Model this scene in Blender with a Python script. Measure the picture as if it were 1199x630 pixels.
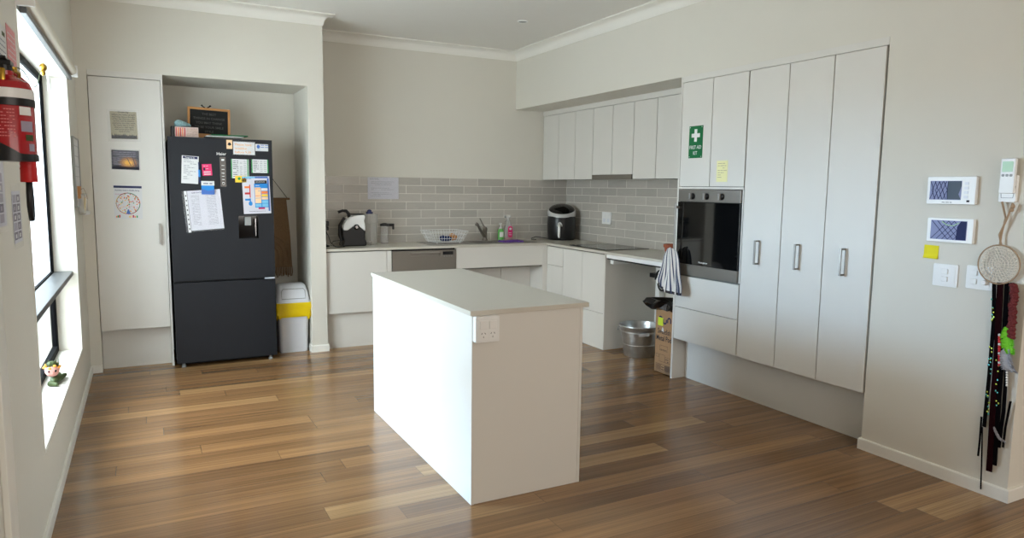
import bpy, math, random
from mathutils import Vector, Matrix
random.seed(7)
for o in list(bpy.data.objects): bpy.data.objects.remove(o)
scn = bpy.context.scene
COL = scn.collection
W, H, FPX = 1199, 630, 821.8
YAW, PITCH, ROLL = 0.4835, -0.1148, 0.0126
CAM = Vector((-4.2544, -6.7949, 1.4599))
# ---------------------------------------------------------------- camera
fw = Vector((math.sin(YAW)*math.cos(PITCH), math.cos(YAW)*math.cos(PITCH), math.sin(PITCH)))
r0 = Vector((math.cos(YAW), -math.sin(YAW), 0)); u0 = r0.cross(fw)
rt = r0*math.cos(ROLL) + u0*math.sin(ROLL); up = -r0*math.sin(ROLL) + u0*math.cos(ROLL)
cd = bpy.data.cameras.new('camera'); cam = bpy.data.objects.new('camera', cd); COL.objects.link(cam)
cd.sensor_fit = 'HORIZONTAL'; cd.sensor_width = 36; cd.lens = 36*FPX/W; cd.clip_start = 0.02
M = Matrix((( rt.x, up.x, -fw.x, CAM.x), (rt.y, up.y, -fw.y, CAM.y), (rt.z, up.z, -fw.z, CAM.z), (0,0,0,1)))
cam.matrix_world = M
scn.camera = cam
scn.view_settings.view_transform = 'Standard'; scn.view_settings.look = 'None'
scn.view_settings.gamma = 1.0; scn.view_settings.use_curve_mapping = False
scn.view_settings.exposure = 0.86
# ---------------------------------------------------------------- world, daylight and added fill
wd = bpy.data.worlds.new('world'); scn.world = wd; wd.use_nodes = True
bg = wd.node_tree.nodes['Background']; bg.inputs[0].default_value = (0.74, 0.87, 1.0, 1); bg.inputs[1].default_value = 1.5
def area(name, loc, direction, sx, sy, power, col, spread=180):
    l = bpy.data.lights.new(name, 'AREA'); l.shape = 'RECTANGLE'; l.size = sx; l.size_y = sy
    l.energy = power; l.color = col; l.spread = math.radians(spread)
    o = bpy.data.objects.new(name, l); COL.objects.link(o); o.location = loc
    o.rotation_euler = Vector(direction).to_track_quat('-Z', 'Y').to_euler(); return o
area('window_daylight', (-5.45, -2.38, 1.75), (1, 0.0, -0.28), 3.0, 2.4, 125, (0.95, 0.97, 1.0), 160)
area('sky_daylight', (-14.0, 1.2, 3.1), (1, -0.385, -0.18), 3.4, 2.0, 1050, (0.30, 0.60, 1.0))
area('living_room_fill', (-2.0, -9.2, 1.7), (0, 1, 0.12), 4.0, 1.8, 50, (1.0, 0.945, 0.87))  # soft frontal fill added behind the camera, not from a known window
area('patio_door_daylight', (2.3, -7.3, 1.5), (-1, 0.25, 0.1), 2.4, 2.0, 3, (1.0, 0.90, 0.75))  # weak warm fill added at the right; no door opening stands there

# ---------------------------------------------------------------- materials
def lin(c):
    c = c/255.0
    return c/12.92 if c <= 0.04045 else ((c+0.055)/1.055)**2.4
def rgb(r, g, b): return (lin(r), lin(g), lin(b), 1)
MATS = {}
def mat(name, col, rough=0.5, metal=0.0, bump=0.0, bscale=60, var=0.04, vscale=6, alpha=1.0, trans=0.0, emis=0, coat=0, ior=1.45, spec=0.5):
    m = bpy.data.materials.new(name); m.use_nodes = True; MATS[name] = m
    nt = m.node_tree; b = nt.nodes['Principled BSDF']; c = rgb(*col)
    tc = nt.nodes.new('ShaderNodeTexCoord')
    nz = nt.nodes.new('ShaderNodeTexNoise'); nz.inputs['Scale'].default_value = vscale; nz.inputs['Detail'].default_value = 3
    nt.links.new(tc.outputs['Object'], nz.inputs['Vector'])
    mx = nt.nodes.new('ShaderNodeMix'); mx.data_type = 'RGBA'
    mx.inputs[6].default_value = tuple(min(1, x*(1-var)) for x in c[:3])+(1,)
    mx.inputs[7].default_value = tuple(min(1, x*(1+var)) for x in c[:3])+(1,)
    nt.links.new(nz.outputs['Fac'], mx.inputs[0]); nt.links.new(mx.outputs[2], b.inputs['Base Color'])
    b.inputs['Roughness'].default_value = rough; b.inputs['Metallic'].default_value = metal
    b.inputs['Specular IOR Level'].default_value = spec; b.inputs['IOR'].default_value = ior
    b.inputs['Alpha'].default_value = alpha; b.inputs['Transmission Weight'].default_value = trans
    b.inputs['Coat Weight'].default_value = coat
    if emis:
        b.inputs['Emission Color'].default_value = c; b.inputs['Emission Strength'].default_value = emis
    if bump:
        n2 = nt.nodes.new('ShaderNodeTexNoise'); n2.inputs['Scale'].default_value = bscale; n2.inputs['Detail'].default_value = 4
        nt.links.new(tc.outputs['Object'], n2.inputs['Vector'])
        bp = nt.nodes.new('ShaderNodeBump'); bp.inputs['Strength'].default_value = bump; bp.inputs['Distance'].default_value = 0.01
        nt.links.new(n2.outputs['Fac'], bp.inputs['Height']); nt.links.new(bp.outputs[0], b.inputs['Normal'])
    return m
def ma(nt, op, a, b=None, c=None):
    n = nt.nodes.new('ShaderNodeMath'); n.operation = op
    for i, v in enumerate((a, b, c)):
        if v is None: continue
        if isinstance(v, (int, float)): n.inputs[i].default_value = v
        else: nt.links.new(v, n.inputs[i])
    return n.outputs[0]
def boards(nt, u, v, w, h, gap, half):
    """running bond: returns gap mask (1 in the joint) and a random value per piece"""
    row = ma(nt, 'FLOOR', ma(nt, 'DIVIDE', v, h))
    if half: off = ma(nt, 'MULTIPLY', ma(nt, 'ABSOLUTE', ma(nt, 'MODULO', row, 2)), 0.5)
    else:
        wn = nt.nodes.new('ShaderNodeTexWhiteNoise'); wn.noise_dimensions = '1D'; nt.links.new(row, wn.inputs['W']); off = wn.outputs['Value']
    uu = ma(nt, 'ADD', ma(nt, 'DIVIDE', u, w), off); ci = ma(nt, 'FLOOR', uu); fu = ma(nt, 'FRACT', uu); fv = ma(nt, 'FRACT', ma(nt, 'DIVIDE', v, h))
    du = ma(nt, 'MULTIPLY', ma(nt, 'MINIMUM', fu, ma(nt, 'SUBTRACT', 1, fu)), w)
    dv = ma(nt, 'MULTIPLY', ma(nt, 'MINIMUM', fv, ma(nt, 'SUBTRACT', 1, fv)), h)
    mask = ma(nt, 'LESS_THAN', ma(nt, 'MINIMUM', du, dv), gap)
    cb = nt.nodes.new('ShaderNodeCombineXYZ'); nt.links.new(ci, cb.inputs[0]); nt.links.new(row, cb.inputs[1])
    w2 = nt.nodes.new('ShaderNodeTexWhiteNoise'); w2.noise_dimensions = '3D'; nt.links.new(cb.outputs[0], w2.inputs['Vector'])
    return mask, w2.outputs['Value'], w2.outputs['Color']
def tile_mat(name, axis, phase):
    m = bpy.data.materials.new(name); m.use_nodes = True; nt = m.node_tree; b = nt.nodes['Principled BSDF']
    g = nt.nodes.new('ShaderNodeNewGeometry'); s = nt.nodes.new('ShaderNodeSeparateXYZ'); nt.links.new(g.outputs['Position'], s.inputs[0])
    u = ma(nt, 'SUBTRACT', s.outputs[axis], phase); v = ma(nt, 'SUBTRACT', 1.5555+0.0819*20, s.outputs[2])
    mask, val, vcol = boards(nt, u, v, 0.316, 0.0819, 0.0026, True)
    ramp = nt.nodes.new('ShaderNodeMix'); ramp.data_type = 'RGBA'; nt.links.new(val, ramp.inputs[0])
    ramp.inputs[6].default_value = rgb(186,180,171); ramp.inputs[7].default_value = rgb(202,196,186)
    mp = nt.nodes.new('ShaderNodeMapping'); nt.links.new(g.outputs['Position'], mp.inputs[0]); mp.inputs['Scale'].default_value = (3,3,14)
    nz = nt.nodes.new('ShaderNodeTexNoise'); nz.inputs['Scale'].default_value = 3.0; nt.links.new(mp.outputs[0], nz.inputs['Vector'])
    nz.inputs['Distortion'].default_value = 1.2
    m2 = nt.nodes.new('ShaderNodeMix'); m2.data_type = 'RGBA'; m2.blend_type = 'MULTIPLY'; m2.inputs[0].default_value = 0.15
    nt.links.new(ramp.outputs[2], m2.inputs[6]); nt.links.new(nz.outputs['Fac'], m2.inputs[7])
    m3 = nt.nodes.new('ShaderNodeMix'); m3.data_type = 'RGBA'; nt.links.new(mask, m3.inputs[0]); nt.links.new(m2.outputs[2], m3.inputs[6]); m3.inputs[7].default_value = rgb(226,222,212)
    nt.links.new(m3.outputs[2], b.inputs['Base Color'])
    nt.links.new(ma(nt, 'ADD', ma(nt, 'MULTIPLY', mask, 0.6), 0.22), b.inputs['Roughness'])
    h = ma(nt, 'SUBTRACT', ma(nt, 'MULTIPLY', nz.outputs['Fac'], 0.25), mask)
    bp = nt.nodes.new('ShaderNodeBump'); bp.inputs['Strength'].default_value = 0.5; bp.inputs['Distance'].default_value = 0.003
    nt.links.new(h, bp.inputs['Height']); nt.links.new(bp.outputs[0], b.inputs['Normal'])
    MATS[name] = m; return m
def floor_mat():
    m = bpy.data.materials.new('timber_floor'); m.use_nodes = True; nt = m.node_tree; b = nt.nodes['Principled BSDF']
    g = nt.nodes.new('ShaderNodeNewGeometry'); s = nt.nodes.new('ShaderNodeSeparateXYZ'); nt.links.new(g.outputs['Position'], s.inputs[0])
    u = ma(nt, 'ADD', s.outputs[0], 20); v = ma(nt, 'ADD', s.outputs[1], 20.03)
    mask, val, vc = boards(nt, u, v, 1.9, 0.135, 0.0011, False)
    cr = nt.nodes.new('ShaderNodeValToRGB'); e = cr.color_ramp.elements
    e[0].position = 0.0; e[0].color = rgb(112,82,53); e[1].position = 1.0; e[1].color = rgb(166,131,90)
    for p, c in ((0.3,(127,94,61)),(0.8,(144,108,71))):
        k = e.new(p); k.color = rgb(*c)
    nt.links.new(val, cr.inputs[0])
    # grain stretched along the boards, shifted for every board
    sc = nt.nodes.new('ShaderNodeVectorMath'); sc.operation = 'MULTIPLY_ADD'; nt.links.new(vc, sc.inputs[0]); sc.inputs[1].default_value = (37,37,37)
    nt.links.new(g.outputs['Position'], sc.inputs[2])
    def grain(scale, det, rough=0.6):
        mp = nt.nodes.new('ShaderNodeMapping'); nt.links.new(sc.outputs[0], mp.inputs[0]); mp.inputs['Scale'].default_value = scale
        n = nt.nodes.new('ShaderNodeTexNoise'); n.inputs['Scale'].default_value = 1; n.inputs['Detail'].default_value = det; n.inputs['Roughness'].default_value = rough
        nt.links.new(mp.outputs[0], n.inputs['Vector']); return n.outputs['Fac']
    g1 = grain((0.5, 38, 1), 3, 0.5); g2 = grain((1.3, 170, 1), 2, 0.5); g3 = grain((0.5, 7, 1), 2)
    tot = ma(nt, 'ADD', ma(nt, 'ADD', ma(nt, 'MULTIPLY', ma(nt, 'SUBTRACT', g1, 0.5), 0.9), ma(nt, 'MULTIPLY', ma(nt, 'SUBTRACT', g2, 0.5), 1.1)), ma(nt, 'MULTIPLY', ma(nt, 'SUBTRACT', g3, 0.5), 0.7))
    fac = ma(nt, 'MULTIPLY', ma(nt, 'ADD', tot, 1.0), ma(nt, 'SUBTRACT', 1, ma(nt, 'MULTIPLY', mask, 0.6)))
    vm = nt.nodes.new('ShaderNodeVectorMath'); vm.operation = 'SCALE'; nt.links.new(cr.outputs[0], vm.inputs[0]); nt.links.new(fac, vm.inputs['Scale'])
    nt.links.new(vm.outputs[0], b.inputs['Base Color'])
    nt.links.new(ma(nt, 'ADD', ma(nt, 'MULTIPLY', g1, 0.12), 0.17), b.inputs['Roughness'])
    bp = nt.nodes.new('ShaderNodeBump'); bp.inputs['Strength'].default_value = 0.25; bp.inputs['Distance'].default_value = 0.0015
    nt.links.new(ma(nt, 'SUBTRACT', ma(nt, 'MULTIPLY', g2, 0.3), mask), bp.inputs['Height']); nt.links.new(bp.outputs[0], b.inputs['Normal'])
    MATS['timber_floor'] = m; return m
floor_mat(); tile_mat('tile_back', 0, -0.136-0.3175*20); tile_mat('tile_right', 1, -0.172-0.316*20)
mat('wall_paint', (222,218,207), 0.85, bump=0.04, bscale=150, var=0.012)
mat('bounce_dim_paint', (110,88,66), 0.85, var=0.02)  # dark tone given to the unseen far walls to cut bounced light
mat('ceiling_paint', (236,234,228), 0.9, var=0.01)
mat('cornice_paint', (240,238,230), 0.6, var=0.01)
mat('gloss_paint', (238,236,228), 0.4, var=0.01)
mat('laminate', (222,219,212), 0.42, bump=0.015, bscale=300, var=0.01)
mat('laminate_edge', (222,219,212), 0.5, var=0.02)
mat('carcass', (120,117,110), 0.7)
mat('shadow_gap', (70,68,64), 0.8)
mat('stone', (205,200,188), 0.30, var=0.03, vscale=180)
mat('steel', (165,162,156), 0.34, 0.75, bump=0.02, bscale=200)
mat('steel_dark', (138,132,124), 0.38, 0.7)
mat('silver', (205,205,205), 0.35, 0.4)
mat('chrome', (205,205,208), 0.12, 1.0)
mat('galvanised', (196,200,202), 0.30, 0.85, bump=0.25, bscale=35, var=0.2, vscale=28)
mat('fridge_steel', (22,26,33), 0.45, 0.2, bump=0.02, bscale=400, var=0.03)
mat('fridge_side', (40,43,48), 0.5)
mat('black_gloss', (9,9,11), 0.08, coat=0.3)
mat('oven_glass', (12,13,14), 0.05, coat=0.5)
mat('hob_glass', (12,12,12), 0.12)
mat('black_plastic', (20,20,22), 0.35)
mat('black_matte', (24,23,23), 0.7)
mat('black_frame', (10,10,13), 0.7, spec=0.1)
mat('white_plastic', (238,238,236), 0.32)
mat('bin_plastic', (226,228,234), 0.4)
mat('grey_plastic', (150,152,150), 0.4)
mat('yellow_plastic', (238,205,8), 0.4, bump=0.3, bscale=40)
mat('paper', (216,216,216), 0.8)
mat('paper_lilac', (206,205,214), 0.4)
mat('paper_yellow', (240,236,180), 0.8)
mat('note_yellow', (236,222,20), 0.7)
mat('note_lime', (214,232,60), 0.7)
mat('ink', (45,45,52), 0.8)
mat('ink_soft', (130,130,140), 0.8)
mat('ink_blue', (35,45,95), 0.8)
mat('ink_orange', (238,170,95), 0.8)
mat('navy', (25,35,80), 0.6)
mat('blue', (30,130,205), 0.5)
mat('sky_blue', (120,190,225), 0.6)
mat('mid_blue', (70,110,185), 0.5)
mat('pink', (225,50,110), 0.5)
mat('magenta', (190,30,95), 0.6)
mat('red', (200,45,50), 0.5)
mat('orange', (240,130,60), 0.6)
mat('peach', (245,205,160), 0.7)
mat('gold', (240,200,60), 0.5)
mat('teal', (120,180,190), 0.6)
mat('green', (40,150,75), 0.5)
mat('sign_green', (0,110,60), 0.4)
mat('ext_red', (170,22,32), 0.25, coat=0.3)
mat('horn_red', (205,30,30), 0.4)
mat('pink_sheet', (226,130,130), 0.5)
mat('photo_purple', (96,82,104), 0.5)
mat('photo_grey', (160,150,168), 0.5)
mat('sepia', (178,168,140), 0.6)
mat('sunset_dark', (42,44,62), 0.4)
mat('sunset_dusk', (92,72,66), 0.4)
mat('sunset_gold', (205,140,50), 0.4)
mat('sunset_mid', (160,100,50), 0.4)
mat('sunset_bright', (245,180,50), 0.4)
mat('chalk_black', (24,24,24), 0.8)
mat('chalk', (84,84,82), 0.9)
mat('wood_frame', (196,140,84), 0.55, var=0.12, vscale=20)
mat('cardboard', (176,138,100), 0.8, var=0.05)
mat('terracotta', (150,74,42), 0.6, bump=0.2)
mat('soil', (40,30,25), 0.9)
mat('label_blue', (95,110,170), 0.6)
mat('brown_macrame', (140,112,82), 0.95, bump=0.9, bscale=90, var=0.15, vscale=60)
mat('cord_brown', (70,60,50), 0.9)
mat('twine', (176,150,122), 0.9, bump=0.6, bscale=200)
mat('doily', (226,218,204), 0.9)
mat('towel_white', (230,226,222), 0.95, bump=0.4, bscale=160)
mat('towel_blue', (66,72,100), 0.95, bump=0.4, bscale=160)
mat('ribbon_black', (12,10,12), 0.9, spec=0.05)
mat('ribbon_maroon', (32,8,12), 0.9, spec=0.05)
mat('fringe_red', (110,42,42), 0.9, bump=0.9, bscale=120, var=0.3, vscale=60)
mat('feather_green', (130,215,50), 0.8)
mat('feather_grey', (180,178,182), 0.9)
mat('sequin', (160,170,70), 0.2, 0.8)
mat('sequin_teal', (80,150,140), 0.2, 0.8)
mat('liquid_green', (120,205,110), 0.15)
mat('liquid_pink', (205,70,90), 0.15)
mat('label_pink', (215,30,115), 0.4)
mat('purple_cloth', (110,75,160), 0.95, bump=0.5, bscale=100)
mat('sponge', (215,150,85), 0.95, bump=0.8, bscale=120)
mat('cloth_blue', (25,45,90), 0.95, bump=0.6, bscale=100)
mat('cloth_aqua', (150,185,190), 0.95, bump=0.6, bscale=80)
mat('carton_pink', (215,190,180), 0.8, var=0.2, vscale=60)
mat('skin_pink', (222,160,150), 0.6)
mat('leaf_green', (62,76,40), 0.7, var=0.2, vscale=40)
mat('petal_orange', (240,160,60), 0.6)
mat('lcd_green', (165,205,160), 0.3)
mat('screen_lilac', (150,158,196), 0.5, spec=0.1)
mat('screen_slate', (92,104,118), 0.5, spec=0.1)
mat('screen_navy', (44,50,92), 0.5, spec=0.1)
mat('clear_plastic', (245,248,250), 0.05, alpha=0.18)
mat('sleeve', (250,250,255), 0.08, alpha=0.06)
mat('clear_fluted', (225,225,222), 0.12, alpha=0.35)
mat('fence', (232,224,205), 0.9)
mat('outside_ground', (226,220,205), 0.9)
mat('blind_fabric', (226,220,205), 0.7)
mat('aluminium', (98,100,102), 0.4, 0.6)
mat('wire_white', (232,232,230), 0.4)
mat('brass', (190,150,60), 0.3, 0.9)
mat('towel_edge', (50,45,50), 0.9)
def glass(name, frosted, bump=0):
    """thin window glass: lets light straight through, reflects at grazing angles; the textured pane also scatters"""
    m = bpy.data.materials.new(name); m.use_nodes = True; nt = m.node_tree; nt.nodes.clear()
    out = nt.nodes.new('ShaderNodeOutputMaterial'); tr = nt.nodes.new('ShaderNodeBsdfTransparent'); tr.inputs[0].default_value = (0.94,0.97,0.96,1)
    gl = nt.nodes.new('ShaderNodeBsdfGlossy'); gl.inputs['Roughness'].default_value = 0.05 if not frosted else 0.2
    fz = nt.nodes.new('ShaderNodeLayerWeight'); fz.inputs[0].default_value = 0.5
    mx = nt.nodes.new('ShaderNodeMixShader'); nt.links.new(ma(nt, 'MULTIPLY', ma(nt, 'POWER', fz.outputs['Facing'], 5), 0.45), mx.inputs[0]); base = tr.outputs[0]
    if frosted:
        tl = nt.nodes.new('ShaderNodeBsdfTranslucent'); tl.inputs[0].default_value = (0.9,0.93,0.92,1)
        m2 = nt.nodes.new('ShaderNodeMixShader'); m2.inputs[0].default_value = frosted; nt.links.new(tr.outputs[0], m2.inputs[1]); nt.links.new(tl.outputs[0], m2.inputs[2]); base = m2.outputs[0]
    nt.links.new(base, mx.inputs[1]); nt.links.new(gl.outputs[0], mx.inputs[2])
    if bump:
        w = nt.nodes.new('ShaderNodeTexWave'); w.inputs['Scale'].default_value = 14; w.inputs['Distortion'].default_value = 6; w.bands_direction = 'Y'
        g = nt.nodes.new('ShaderNodeNewGeometry'); nt.links.new(g.outputs['Position'], w.inputs['Vector'])
        p = nt.nodes.new('ShaderNodeBump'); p.inputs['Strength'].default_value = bump; p.inputs['Distance'].default_value = 0.01
        nt.links.new(w.outputs['Fac'], p.inputs['Height']); nt.links.new(p.outputs[0], gl.inputs['Normal']); nt.links.new(p.outputs[0], tl.inputs['Normal'])
    nt.links.new(mx.outputs[0], out.inputs[0]); MATS[name] = m
glass('glass_clear', 0.0); glass('glass_textured', 0.35, bump=0.5)

# ---------------------------------------------------------------- mesh helpers
def pt(px, py, ax, v):
    """the point of the plane ax = v seen at photo pixel (px, py)"""
    d = fw + rt*((px-W/2)/FPX) + up*((H/2-py)/FPX)
    i = 'XYZ'.index(ax); return CAM + d*((v-CAM[i])/d[i])
X_, Y_, Z_ = Vector((1,0,0)), Vector((0,1,0)), Vector((0,0,1))
class Fr:
    def __init__(s, o, r, u): s.o = Vector(o); s.r = Vector(r).normalized(); s.n = s.r.cross(Vector(u)).normalized(); s.u = s.n.cross(s.r)
    def __call__(s, a, b, c=0): return s.o + s.r*a + s.u*b + s.n*c
def face_front(o, tilt=0):   # a surface looking towards -Y
    t = math.radians(tilt); return Fr(o, X_*math.cos(t)+Z_*math.sin(t), Z_*math.cos(t)-X_*math.sin(t))
def face_west(o, tilt=0):    # on the right-hand walls, looking towards -X
    t = math.radians(tilt); return Fr(o, -Y_*math.cos(t)+Z_*math.sin(t), Z_*math.cos(t)+Y_*math.sin(t))
def face_east(o, tilt=0):    # on the left wall, looking towards +X
    t = math.radians(tilt); return Fr(o, Y_*math.cos(t)+Z_*math.sin(t), Z_*math.cos(t)-Y_*math.sin(t))
WORLD = Fr((0,0,0), (1,0,0), (0,1,0))
_txt = {}
def text_mesh(s):
    if s not in _txt:
        c = bpy.data.curves.new('lettering', 'FONT'); c.body = s; c.size = 1; c.resolution_u = 2; c.align_x = 'LEFT'; c.offset = 0.012
        o = bpy.data.objects.new('lettering', c); me = bpy.data.meshes.new_from_object(o)
        vs = [v.co.copy() for v in me.vertices]; fs = [tuple(p.vertices) for p in me.polygons]
        x0 = min([v.x for v in vs] or [0]); x1 = max([v.x for v in vs] or [1])
        _txt[s] = (vs, fs, x0, x1); bpy.data.objects.remove(o); bpy.data.meshes.remove(me)
    return _txt[s]
class MB:
    def __init__(s, f=WORLD): s.v = []; s.f = []; s.m = []; s.fr = f
    def add(s, vs, fs, m=0, raw=False):
        n = len(s.v); s.v += [Vector(p) if raw else s.fr(*p) for p in vs]
        s.f += [tuple(i+n for i in q) for q in fs]; s.m += [m]*len(fs); return s
    def box(s, a0, a1, b0, b1, c0, c1, m=0):
        a0, a1 = sorted((a0,a1)); b0, b1 = sorted((b0,b1)); c0, c1 = sorted((c0,c1))
        vs = [(a,b,c) for c in (c0,c1) for b in (b0,b1) for a in (a0,a1)]
        return s.add(vs, [(0,2,3,1),(4,5,7,6),(0,1,5,4),(2,6,7,3),(0,4,6,2),(1,3,7,5)], m)
    def prism(s, pts, c0, c1, m=0):
        n = len(pts); vs = [(a,b,c0) for a,b in pts]+[(a,b,c1) for a,b in pts]
        ar = sum(pts[i][0]*pts[(i+1)%n][1]-pts[(i+1)%n][0]*pts[i][1] for i in range(n))
        fs = [tuple(range(n-1,-1,-1)), tuple(range(n,2*n))]+[(i,(i+1)%n,(i+1)%n+n,i+n) for i in range(n)]
        if ar < 0: fs = [tuple(reversed(q)) for q in fs]
        return s.add(vs, fs, m)
    def rbox(s, a0, a1, b0, b1, c0, c1, r, m=0, k=4):
        ps = []
        for cx, cy, t0 in ((a1-r,b1-r,0),(a0+r,b1-r,90),(a0+r,b0+r,180),(a1-r,b0+r,270)):
            for i in range(k+1):
                t = math.radians(t0+90*i/k); ps.append((cx+r*math.cos(t), cy+r*math.sin(t)))
        return s.prism(ps, c0, c1, m)
    def tube(s, pts, r, m=0, seg=8, closed=False):
        P = [s.fr(*p) for p in pts]; n = len(P); rs = r if isinstance(r, (list,tuple)) else [r]*n
        vs = []; prev = None
        for i, p in enumerate(P):
            a = P[(i-1)%n] if (closed or i > 0) else p; b = P[(i+1)%n] if (closed or i < n-1) else p
            t = (b-a).normalized() if (b-a).length > 1e-9 else Z_
            if prev is None: x = t.orthogonal().normalized()
            else:
                x = prev - t*prev.dot(t); x = x.normalized() if x.length > 1e-6 else t.orthogonal().normalized()
            prev = x; y = t.cross(x)
            vs += [p+(x*math.cos(2*math.pi*k/seg)+y*math.sin(2*math.pi*k/seg))*rs[i] for k in range(seg)]
        fs = []
        for i in range(n if closed else n-1):
            j = (i+1)%n
            fs += [(i*seg+k, i*seg+(k+1)%seg, j*seg+(k+1)%seg, j*seg+k) for k in range(seg)]
        if not closed: fs += [tuple(range(seg-1,-1,-1)), tuple((n-1)*seg+k for k in range(seg))]
        return s.add(vs, fs, m, True)
    def lathe(s, c, prof, m=0, seg=28, sx=1, sy=1, cap=True):
        n = len(prof); vs = []
        for r, z in prof:
            vs += [(c[0]+r*sx*math.cos(2*math.pi*k/seg), c[1]+r*sy*math.sin(2*math.pi*k/seg), c[2]+z) for k in range(seg)]
        fs = [(i*seg+k, i*seg+(k+1)%seg, (i+1)*seg+(k+1)%seg, (i+1)*seg+k) for i in range(n-1) for k in range(seg)]
        if cap: fs += [tuple(range(seg-1,-1,-1)), tuple((n-1)*seg+k for k in range(seg))]
        return s.add(vs, fs, m)
    def ball(s, c, rx, ry, rz, m=0, seg=16):
        prof = [(max(1e-4, math.sin(math.pi*i/10)), -math.cos(math.pi*i/10)) for i in range(11)]
        return s.lathe_s(c, prof, rx, ry, rz, m, seg)
    def lathe_s(s, c, prof, rx, ry, rz, m, seg):
        n = len(prof); vs = []
        for r, z in prof: vs += [(c[0]+r*rx*math.cos(2*math.pi*k/seg), c[1]+r*ry*math.sin(2*math.pi*k/seg), c[2]+z*rz) for k in range(seg)]
        fs = [(i*seg+k, i*seg+(k+1)%seg, (i+1)*seg+(k+1)%seg, (i+1)*seg+k) for i in range(n-1) for k in range(seg)]
        fs += [tuple(range(seg-1,-1,-1)), tuple((n-1)*seg+k for k in range(seg))]
        return s.add(vs, fs, m)
    def text(s, st, size, a, b, c, m=0, width=None, center=False, ystretch=1):
        vs, fs, x0, x1 = text_mesh(st); k = size if width is None else width/(x1-x0); ky = size*ystretch
        off = -(x0+x1)/2*k if center else -x0*k
        return s.add([(a+off+v.x*k, b+v.y*ky, c) for v in vs], fs, m)
    def scribble(s, a0, a1, b, h, c, m=0, seed=0, fill=0.9):
        """a line of writing too small to read: short word strokes"""
        rnd = random.Random(seed); a = a0
        while a < a1-0.001:
            w = min(rnd.uniform(2, 6)*h, a1-a)
            if rnd.random() < fill: s.quad(a, a+w, b, b+h*0.55, c, m)
            a += w + h*0.7
        return s
    def quad(s, a0, a1, b0, b1, c, m=0): return s.add([(a0,b0,c),(a1,b0,c),(a1,b1,c),(a0,b1,c)], [(0,1,2,3)], m)
    def poly(s, pts, c, m=0): return s.add([(a,b,c) for a,b in pts], [tuple(range(len(pts)))], m)
    def ell(s, a, b, ra, rb, c, m=0, n=24, t0=0, t1=360, r0=0):
        ps = [(a+ra*math.cos(math.radians(t0+(t1-t0)*i/n)), b+rb*math.sin(math.radians(t0+(t1-t0)*i/n))) for i in range(n+1)]
        if r0: ps2 = [(a+(x-a)*r0, b+(y-b)*r0) for x,y in ps]; 
        for i in range(n):
            if r0: s.poly([ps2[i], ps[i], ps[i+1], ps2[i+1]], c, m)
            else: s.poly([(a,b), ps[i], ps[i+1]], c, m)
        return s
    def build(s, name, mats, parent=None, bev=0, smooth=False, label=None, cat=None, group=None, kind=None, seg=2):
        if isinstance(mats, str): mats = [mats]
        if parent is not None:
            o = Vector((0,0,0)); q = parent
            while q is not None: o += q.location; q = q.parent
        else:
            xs = [v.x for v in s.v]; ys = [v.y for v in s.v]; o = Vector(((min(xs)+max(xs))/2, (min(ys)+max(ys))/2, min(v.z for v in s.v)))
        me = bpy.data.meshes.new(name); me.from_pydata([v-o for v in s.v], [], s.f)
        for m in mats: me.materials.append(MATS[m])
        for p, i in zip(me.polygons, s.m): p.material_index = i
        if smooth:
            for p in me.polygons: p.use_smooth = True
            try: me.set_sharp_from_angle(angle=math.radians(38))
            except Exception: pass
        me.update(); ob = bpy.data.objects.new(name, me); COL.objects.link(ob)
        if parent is None: ob.location = o
        else: ob.parent = parent
        if bev:
            b = ob.modifiers.new('bevel', 'BEVEL'); b.width = bev; b.segments = seg; b.limit_method = 'ANGLE'; b.harden_normals = False
        if label: ob['label'] = label
        if cat: ob['category'] = cat
        if group: ob['group'] = group
        if kind: ob['kind'] = kind
        return ob
def thing(name, label, cat, loc=(0,0,0), group=None):
    o = bpy.data.objects.new(name, None); COL.objects.link(o); o.location = loc; o.empty_display_size = 0.05
    o['label'] = label; o['category'] = cat
    if group: o['group'] = group
    return o
def struct(name, mb, m, **k): return mb.build(name, m, kind='structure', **k)

# ================================================================ THE ROOM
XL, XR, ZC, YF = -4.661, -0.664, 2.89, -0.62       # left wall, right wall face, ceiling, fridge wall face
ZB = 2.294                                        # underside of the bulkheads
struct('floor', MB().box(-4.8, 3.2, -9.6, 0.1, -0.1, 0), 'timber_floor')
struct('ceiling', MB().box(-4.8, 3.2, -9.6, 0.1, ZC, ZC+0.1), 'ceiling_paint')
struct('wall_back', MB().box(-4.8, 0.1, 0, 0.1, 0, ZC), 'wall_paint')
b = MB()
b.box(XL, -4.585, YF, 0, 0, ZC); struct('wall_recess_left', b, 'wall_paint')
struct('wall_recess_top', MB().box(-4.585, -2.983, YF, 0, ZB, ZC), 'wall_paint')
struct('wall_recess_right', MB().box(-2.983, -2.852, YF, 0, 0, ZC), 'wall_paint')
b = MB(); WY0, WY1, WZ0, WZ1 = -3.40, -1.35, 0.345, 2.13
b.box(-4.86, XL, -9.6, WY0, 0, ZC).box(-4.86, XL, WY1, 0.1, 0, ZC).box(-4.86, XL, WY0, WY1, 0, WZ0).box(-4.86, XL, WY0, WY1, WZ1, ZC)
struct('wall_left', b, 'wall_paint')
b = MB(); b.box(0, 0.1, -4.29, 0, 0, ZC).box(XR, 0, -4.29, 0, ZB, ZC).box(XR, 3.2, -5.06, -4.29, 0, ZC)
struct('wall_right', b, 'wall_paint')
struct('wall_east', MB().box(3.1, 3.2, -9.6, -5.06, 0, ZC), 'bounce_dim_paint')
struct('wall_front', MB().box(-4.8, 3.2, -9.7, -9.6, 0, ZC), 'bounce_dim_paint')
struct('wall_tiled_back', MB().box(-2.852, -0.004, -0.008, 0, 0.90, 1.5555), 'tile_back')
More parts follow.
